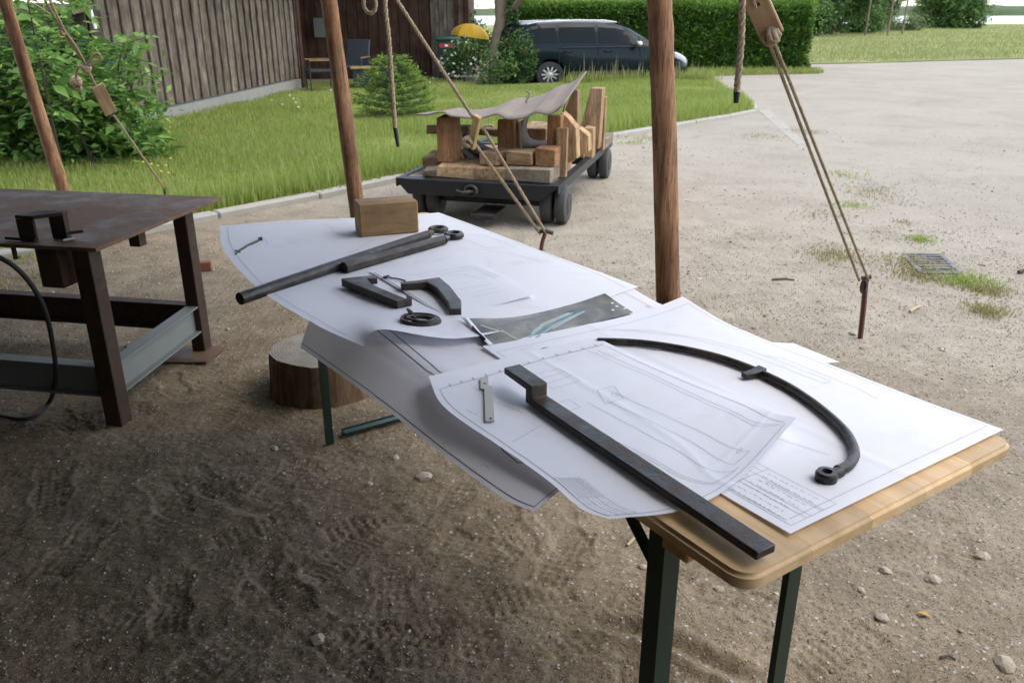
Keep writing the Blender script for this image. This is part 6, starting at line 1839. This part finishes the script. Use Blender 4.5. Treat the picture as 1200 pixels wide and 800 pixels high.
for k in range(7):
    a = k * 2 * PI / 7 + .4; ln = random.uniform(.55, .95) if k in (1, 4, 6) else random.uniform(.2, .5); q = []
    for t in np.linspace(.0, ln, 7):
        aa = a + .22 * math.sin(t * 9 + k); q.append((math.cos(aa) * SR * .9 * t, math.sin(aa) * SR * .9 * t))
    mb = MB(); w0 = .0055
    L_ = [(x - math.sin(a) * w0 * (1 - i / 6.5), y + math.cos(a) * w0 * (1 - i / 6.5), .1835) for i, (x, y) in enumerate(q)]; R2 = [(x + math.sin(a) * w0 * (1 - i / 6.5), y - math.cos(a) * w0 * (1 - i / 6.5), .1835) for i, (x, y) in enumerate(q)]
    for i in range(6): mb.add([L_[i], R2[i], R2[i + 1], L_[i + 1]], [(0, 1, 2, 3)])
    mb.build('crack', M['trim'], st)

# ================================================================== WAGON AND ITS LOAD
wFL, wFR = G(463, 208.5, .315), G(657, 216, .315)
we1 = (wFR - wFL); we1.z = 0; WW = we1.length; we1 = Vector((.964, -.266, 0)).normalized(); we2 = Vector((-we1.y, we1.x, 0)); WL_ = 2.48
w0 = Vector((wFL.x, wFL.y, 0)); wrz = math.atan2(we1.y, we1.x)
wag = thing('wagon', 'low black flat wagon on small twin wheels loaded with timber', 'wagon', w0, wrz)
def Wp(u, v, ly):
    """local wagon point seen at u, v on the cross plane ly metres behind its front edge"""
    r = ray(u, v); p0 = w0 + we2 * ly - Vector((0, 0, CAM_H)); t = p0.dot(we2) / r.dot(we2)
    p = Vector((0, 0, CAM_H)) + r * t - w0
    return Vector((p.dot(we1), ly, p.z))
DZ = .305
fm = MB(); fm.prism([(0, 0, DZ), (WW, 0, DZ), (WW - .14, 0, DZ - .105), (.10, 0, DZ - .105)], (0, .012, 0)); fm.build('front_plate', M['black_paint'], wag)
MB().box((WW / 2, .06, DZ + .003), (WW, .11, .012), bev=.003).build('front_ledge', M['black_paint'], wag)
for s_, x in ((0, 0), (1, WW)):
    mb = MB(); sg = 1 if s_ == 0 else -1
    mb.box((x + sg * .03, WL_ / 2, DZ + .004), (.06, WL_ - .01, .012)); mb.box((x + sg * .006, WL_ / 2, DZ - .026), (.011, WL_ - .02, .055)); mb.build('side_rail', M['black_paint'], wag)
MB().box((WW / 2, WL_ - .03, DZ + .0045), (WW, .07, .014), bev=.002).build('rear_rail', M['black_paint'], wag)
for ly in (.62, 1.3, 1.95): MB().box((WW / 2, ly, DZ - .02), (WW - .05, .06, .05), bev=.003).build('cross_member', M['black_paint'], wag)
for x in (WW * .3, WW * .7): MB().box((x, WL_ / 2, DZ - .06), (.07, WL_ - .1, .09), bev=.003).build('chassis_beam', M['black_paint'], wag)
MB().box((WW * .40, .95, DZ - .0), (WW * .74, 1.7, .02), bev=.004).build('deck_board', M['block_grey'], wag)
hk = MB(); hcx = Wp(552, 224, -.02); hk.tube([hcx + Vector((math.cos(t) * .042, 0, math.sin(t) * .034)) for t in np.linspace(0, 2 * PI, 16, endpoint=False)], .016, 8, closed=True); hk.tube([hcx + Vector((.03, .02, 0)), hcx + Vector((-.05, -.05, -.01)), hcx + Vector((-.10, -.045, -.0))], .017, 8)
hk.build('coupling', M['iron'], wag, smooth=50)
MB().box((hcx.x + .10, .10, DZ - .23), (.18, .34, .035), bev=.004).build('drawbar_plate', M['iron_worn'], wag)
for xw in (.24, WW - .075):
    for lyw in (.22, WL_ - .36):
        for dx in (-.055, .055):
            pr_ = [(.05, -.043), (.115, -.046), (.138, -.034), (.143, -.012), (.143, .012), (.138, .034), (.115, .046), (.05, .043)]
            o = MB().lathe(pr_, 26).build('wheel', M['rubber'], wag, smooth=35); o.matrix_local = Matrix.Translation((xw + dx + (.01 if xw > .5 else -.05), lyw, .140)) @ Matrix.Rotation(PI / 2, 4, 'Y')
            h_ = MB().lathe([(0, -.049), (.045, -.049), (.075, -.044), (.08, -.047), (.08, .047), (.075, .044), (.045, .049), (0, .049)], 18).build('hub', M['iron'], o, smooth=35)
for lyw in (.22, WL_ - .36):
    MB().tube([(.12, lyw, .14), (WW - .12, lyw, .14)], .024, 8).build('axle', M['black_paint'], wag)
    for x in (WW * .3, WW * .7): MB().box((x, lyw, .2), (.06, .12, .1), bev=.004).build('axle_bracket', M['black_paint'], wag)

WG = 'timber pieces stacked on the wagon'
def wagon_world(p): return w0 + we1 * p[0] + we2 * p[1] + Vector((0, 0, p[2]))
def timber(label, u0, v0, u1, v1, ly, depth, mat, rz=0.0, cat='timber block', zmin=None, name='timber_block', top_cut=None):
    a, b = Wp(u0, v0, ly), Wp(u1, v1, ly)
    lx0, lx1, z1, z0_ = min(a.x, b.x), max(a.x, b.x), max(a.z, b.z), min(a.z, b.z)
    if zmin is not None: z0_ = zmin
    sx, sz = lx1 - lx0, z1 - z0_
    # long axis = local X so the grain runs along it
    dims = [sx, depth, sz]; k = int(np.argmax(dims))
    ex = [Vector((1, 0, 0)), Vector((0, 1, 0)), Vector((0, 0, 1))]
    order = [k, (k + 1) % 3, (k + 2) % 3]
    mb = MB().box((0, 0, 0), [dims[i] for i in order], bev=.006)
    jr = random.Random(label); jt = {(i, j, l_): [jr.uniform(-.007, .007) for _ in range(3)] for i in (0, 1) for j in (0, 1) for l_ in (0, 1)}
    mb.v = [tuple(c + j for c, j in zip(v, jt[(v[0] > 0, v[1] > 0, v[2] > 0)])) for v in mb.v]
    o = mb.build(name, M[mat])
    cr_, sr_ = math.cos(rz), math.sin(rz)
    def to_w(e): x, y = e.x * cr_ - e.y * sr_, e.x * sr_ + e.y * cr_; return we1 * x + we2 * y + Vector((0, 0, e.z))
    o.matrix_world = frame(to_w(ex[order[0]]), to_w(ex[order[1]]), to_w(ex[order[2]]), wagon_world(((lx0 + lx1) / 2, ly + depth / 2, (z0_ + z1) / 2)))
    return tag(o, label, cat, WG)
DK = DZ + .012
timber('flat brown timber block lying at the left front of the wagon under the left post', 510, 194, 556, 211, .10, .36, 'block', .04, zmin=DK)
timber('small pale timber end at the very left front of the wagon', 494, 198, 509, 211, .09, .14, 'block_grey', .2, zmin=DK)
timber('timber block at the left side of the wagon behind the small pale end', 492, 184, 513, 200, .34, .34, 'block', .1, zmin=DK)
timber('flat reddish timber block in the middle front of the wagon', 555, 196, 597, 213, .10, .42, 'block', -.05, zmin=DK)
timber('wide grey timber slab at the right front of the wagon', 595, 196, 646, 216, .07, .40, 'block_grey', -.06, zmin=DK)
zl = Wp(556, 196, .1).z + .002; zr_ = Wp(600, 196, .07).z + .002
timber('short timber block resting askew on the middle reddish block', 566, 178, 590, 197, .16, .26, 'block', -.35, zmin=zl)
timber('short brown timber block on the grey slab, left of the orange one', 593, 178, 624, 197, .15, .2, 'block', -.05, zmin=zr_)
timber('orange timber block on the right end of the grey slab', 627, 174, 650, 196, .16, .2, 'block_orange', -.04, zmin=zr_)
timber('upright square post at the left of the wagon under the metal sheet', 512, 137, 533, 194, .24, .16, 'block_orange', .0, 'timber post', zl, 'timber_post')
timber('upright orange post in the middle of the wagon under the metal sheet', 583, 141, 603, 180, .50, .14, 'block_orange', 0, 'timber post', DK, 'timber_post')
timber('upright orange post at the right of the wagon under the raised metal sheet', 641, 136, 657, 178, .40, .12, 'block_orange', 0, 'timber post', DK, 'timber_post')
timber('pale plank standing upright at the right front corner of the load', 652, 150, 663, 205, .34, .06, 'block', .1, 'plank', DK, 'plank')
timber('long pale beam end sticking out behind the left post', 499, 147, 548, 159, .85, .10, 'block', .15, 'beam', None, 'beam')
timber('tiny orange timber offcut between left post and curved plates', 532, 182, 541, 194, .40, .05, 'block_orange', 0, zmin=zl)
timber('brown cross beam in the gloom behind the middle post', 530, 150, 600, 160, 1.0, .10, 'block', 0, 'beam', None, 'beam')
timber('thick timber lying lengthways inside the load at right', 607, 150, 640, 180, 1.1, .5, 'block', 0, zmin=DK)
timber('dark ended timber block near the rear of the wagon', 670, 153, 684, 172, 1.25, .2, 'block', 0, zmin=DK)
timber('thick timber block in front of the tall rear wedge', 684, 150, 694, 180, 1.30, .16, 'block', 0, zmin=DK)
timber('pale upright batten behind the tall rear wedge', 701, 113, 708, 172, 1.72, .05, 'block', 0, 'batten', DK, 'batten')
timber('grey timber lying at the rear right end of the wagon', 700, 163, 709, 172, 1.8, .45, 'block_grey', 0, zmin=DK)
def wedge(label, px, ly, depth, mat, name='timber_wedge', cat='timber wedge'):
    P_ = [Wp(u, v, ly) for u, v in px]
    for p in P_: p.z = max(p.z, DK)
    c = sum(P_, Vector()) / len(P_)
    ex, ey, ez = we1, we2, Vector((0, 0, 1))
    mb = MB(); mb.prism([Vector((p.z - c.z, p.x - c.x, -depth / 2)) for p in P_], (0, 0, depth))     # local X is up: grain along it
    o = mb.build(name, M[mat]); o.matrix_world = frame(ez, ex, ey, wagon_world((c.x, ly + depth / 2, c.z))); bevelled(o, .005)
    return tag(o, label, cat, WG)
wedge('tall tapered timber standing under the raised end of the metal sheet', [(656, 192), (677, 186), (677, 106), (671, 105), (661, 132)], .95, .11, 'block')
wedge('tall leaning wedge shaped timber near the rear of the wagon', [(680, 178), (701, 175), (706, 104), (692, 103.5), (681, 146)], 1.50, .16, 'block')
wedge('broad pale timber cheek leaning behind the upright plank', [(657, 196), (676, 186), (675, 150), (665, 138), (657, 131)], .52, .14, 'block')
wedge('low sloping timber cheek in the right half of the load', [(674, 186), (690, 178), (690, 160), (678, 150)], 1.0, .14, 'block')
timber('thick brown timber set on edge behind the orange right post', 646, 140, 664, 196, .56, .18, 'block', 0, zmin=DK)
timber('flat brown timber lying across the middle of the load', 596, 170, 644, 182, .72, .3, 'block', 0.05, zmin=DK)
wedge('tapered post leaning against the left upright post', [(531, 193), (545, 193), (536, 150), (530, 140)], .42, .08, 'block')
wedge('slanting pale plank leaning on the right side of the middle post', [(602, 180), (610, 180), (608, 145), (603, 140)], .55, .06, 'block')
# side beam along the right edge, in two lengths
a, b = Wp(661, 200, .36), Wp(690, 190, 1.9)
for (l0, l1, lab) in ((.42, 1.15, 'long low beam along the right side of the load, front half'), (1.16, 2.15, 'long low beam along the right side of the load, rear half')):
    o = MB().box((0, 0, 0), (l1 - l0, .09, .13), bev=.006).build('beam', M['block']); o.matrix_world = frame(we2, -we1, (0, 0, 1), wagon_world((WW - .15, (l0 + l1) / 2, DK + .066))); tag(o, lab, 'beam', WG)
# curved dark plates
def curved_plate(label, px, ly, depth, th=.012):
    P_ = curve([Wp(u, v, ly) for u, v in px], 20); mb = MB(); n_ = len(P_); G_ = np.zeros((n_, 2, 3))
    for i, p in enumerate(P_): G_[i, 0] = p; G_[i, 1] = p + Vector((0, depth, .02))
    mb.grid(G_); mb.v = [tuple(wagon_world(v)) for v in mb.v]
    o = mb.build('curved_plate', M['plate_brown'], origin=tuple(w0), smooth=60); md = o.modifiers.new('thick', 'SOLIDIFY'); md.thickness = th; md.offset = 0
    return tag(o, label, 'curved plate', 'curved plates among the timber')
M['plate_brown'] = wood('weathered_plate', [(.075, .06, .048), (.13, .108, .088), (.19, .165, .135)], 6, 5, .8, .3, tint=.15)
curved_plate('curved dark plate leaning at the left between post and small offcut', [(531, 161), (537, 172), (545, 181), (556, 190)], .42, .25, .016)
curved_plate('second curved dark plate nested behind the first one at the left', [(540, 160), (546, 170), (554, 178), (567, 184)], .50, .25, .016)
curved_plate('curved grey plate in the right half of the load beside the orange post', [(606, 146), (603, 158), (606, 170), (616, 176), (638, 175)], .60, .35, .016)
curved_plate('thin curved strip hanging under the raised metal sheet', [(661, 125), (659, 138), (662, 150), (669, 158)], .55, .05, .008)
# corrugated metal sheet over it all
M['sheet_metal'] = plain('weathered_sheet', (.20, .155, .12), .8, .1, .3, 7, .1)
fe = [(487, 133.5), (500, 134), (512, 131), (520, 131), (528, 135.5), (545, 137.5), (561, 139), (572, 136), (580, 133), (586, 134), (593, 139), (606, 139), (617, 137), (626, 131.5), (634, 131.5), (641, 134), (650, 131), (659, 123)]
be = [(505, 130.5), (535, 129), (560, 127.5), (585, 122.5), (610, 116), (635, 109), (655, 102), (672, 94), (687, 86)]
def resamp(pl, n_, f):
    pl = np.array(pl, float); d = np.r_[0, np.cumsum(np.hypot(*np.diff(pl, axis=0).T))]; t = np.linspace(0, d[-1], n_)
    return [f(np.interp(x, d, pl[:, 0]), np.interp(x, d, pl[:, 1])) for x in t]
NF = 40
F0 = resamp(fe, NF, lambda u, v: Wp(u, v, .16)); B0 = resamp(be, NF, lambda u, v: Wp(u, v, 1.12))
G_ = np.zeros((9, NF, 3))
base_line = [F0[0].lerp(F0[-1], i / (NF - 1)).z for i in range(NF)]
sm = np.convolve(np.pad([p.z for p in F0], 9, mode='edge'), np.ones(19) / 19, 'valid')
for k in range(9):
    t = k / 8
    for i in range(NF):
        p = F0[i].lerp(B0[i], t); cor = (F0[i].z - sm[i]) * .75 * t
        G_[k, i] = (p.x, p.y, p.z + cor)
mb = MB().grid(G_); mb.v = [tuple(wagon_world(v)) for v in mb.v]
o = mb.build('metal_sheet', M['sheet_metal'], origin=tuple(w0), smooth=12); md = o.modifiers.new('thick', 'SOLIDIFY'); md.thickness = .010; md.offset = 1
tag(o, 'weathered folded sheet of metal laid over the timber, its right end bent up', 'metal sheet')
# twist of pale rope on top of the sheet
c = wagon_world(Wp(619, 118, .75)); mb = MB(); rope(mb, curve([c + Vector((-.02, 0, -.02)), c + Vector((0, 0, .03)), c + Vector((.012, 0, .055)), c + Vector((-.02, 0, .075))], 12), .010); mb.build('rope_end', M['rope'], origin=tuple(c), smooth=60)
tag(bpy.data.objects['rope_end'], 'pale rope end sticking up from the metal sheet on the wagon', 'rope')

# ------------------------------------------------------------------ words for the ground cover
for nm, lab, cat in (('grass', 'bright green grass covering the lawn before the barn', 'grass'), ('grass.001', 'dry yellowish blades scattered through the lawn', 'grass'),
                     ('grass.002', 'longer green grass along the inner side of the kerb', 'grass'), ('grass.003', 'green grass on the verge at the foot of the hedge', 'grass'),
                     ('grass.004', 'dry blades on the verge at the foot of the hedge', 'grass'), ('tall_grass', 'taller green grass in front of the parked car', 'grass'),
                     ('tall_grass.001', 'tall dry seed stalks in front of the parked car', 'grass'), ('meadow_grass', 'yellow green grass on the meadow by the lake', 'grass'),
                     ('weed_tufts', 'low green weeds in the gravel around the drain grate', 'weeds'), ('dry_tufts', 'low dry weeds in the gravel near the right guy rope', 'weeds'),
                     ('loose_gravel', 'loose small pebbles strewn over sand and yard', 'gravel'), ('sand_grit', 'fine sandy grit on the trodden ground under the tent', 'grit')):
    o = bpy.data.objects.get(nm)
    if o is not None: tag(o, lab, cat)
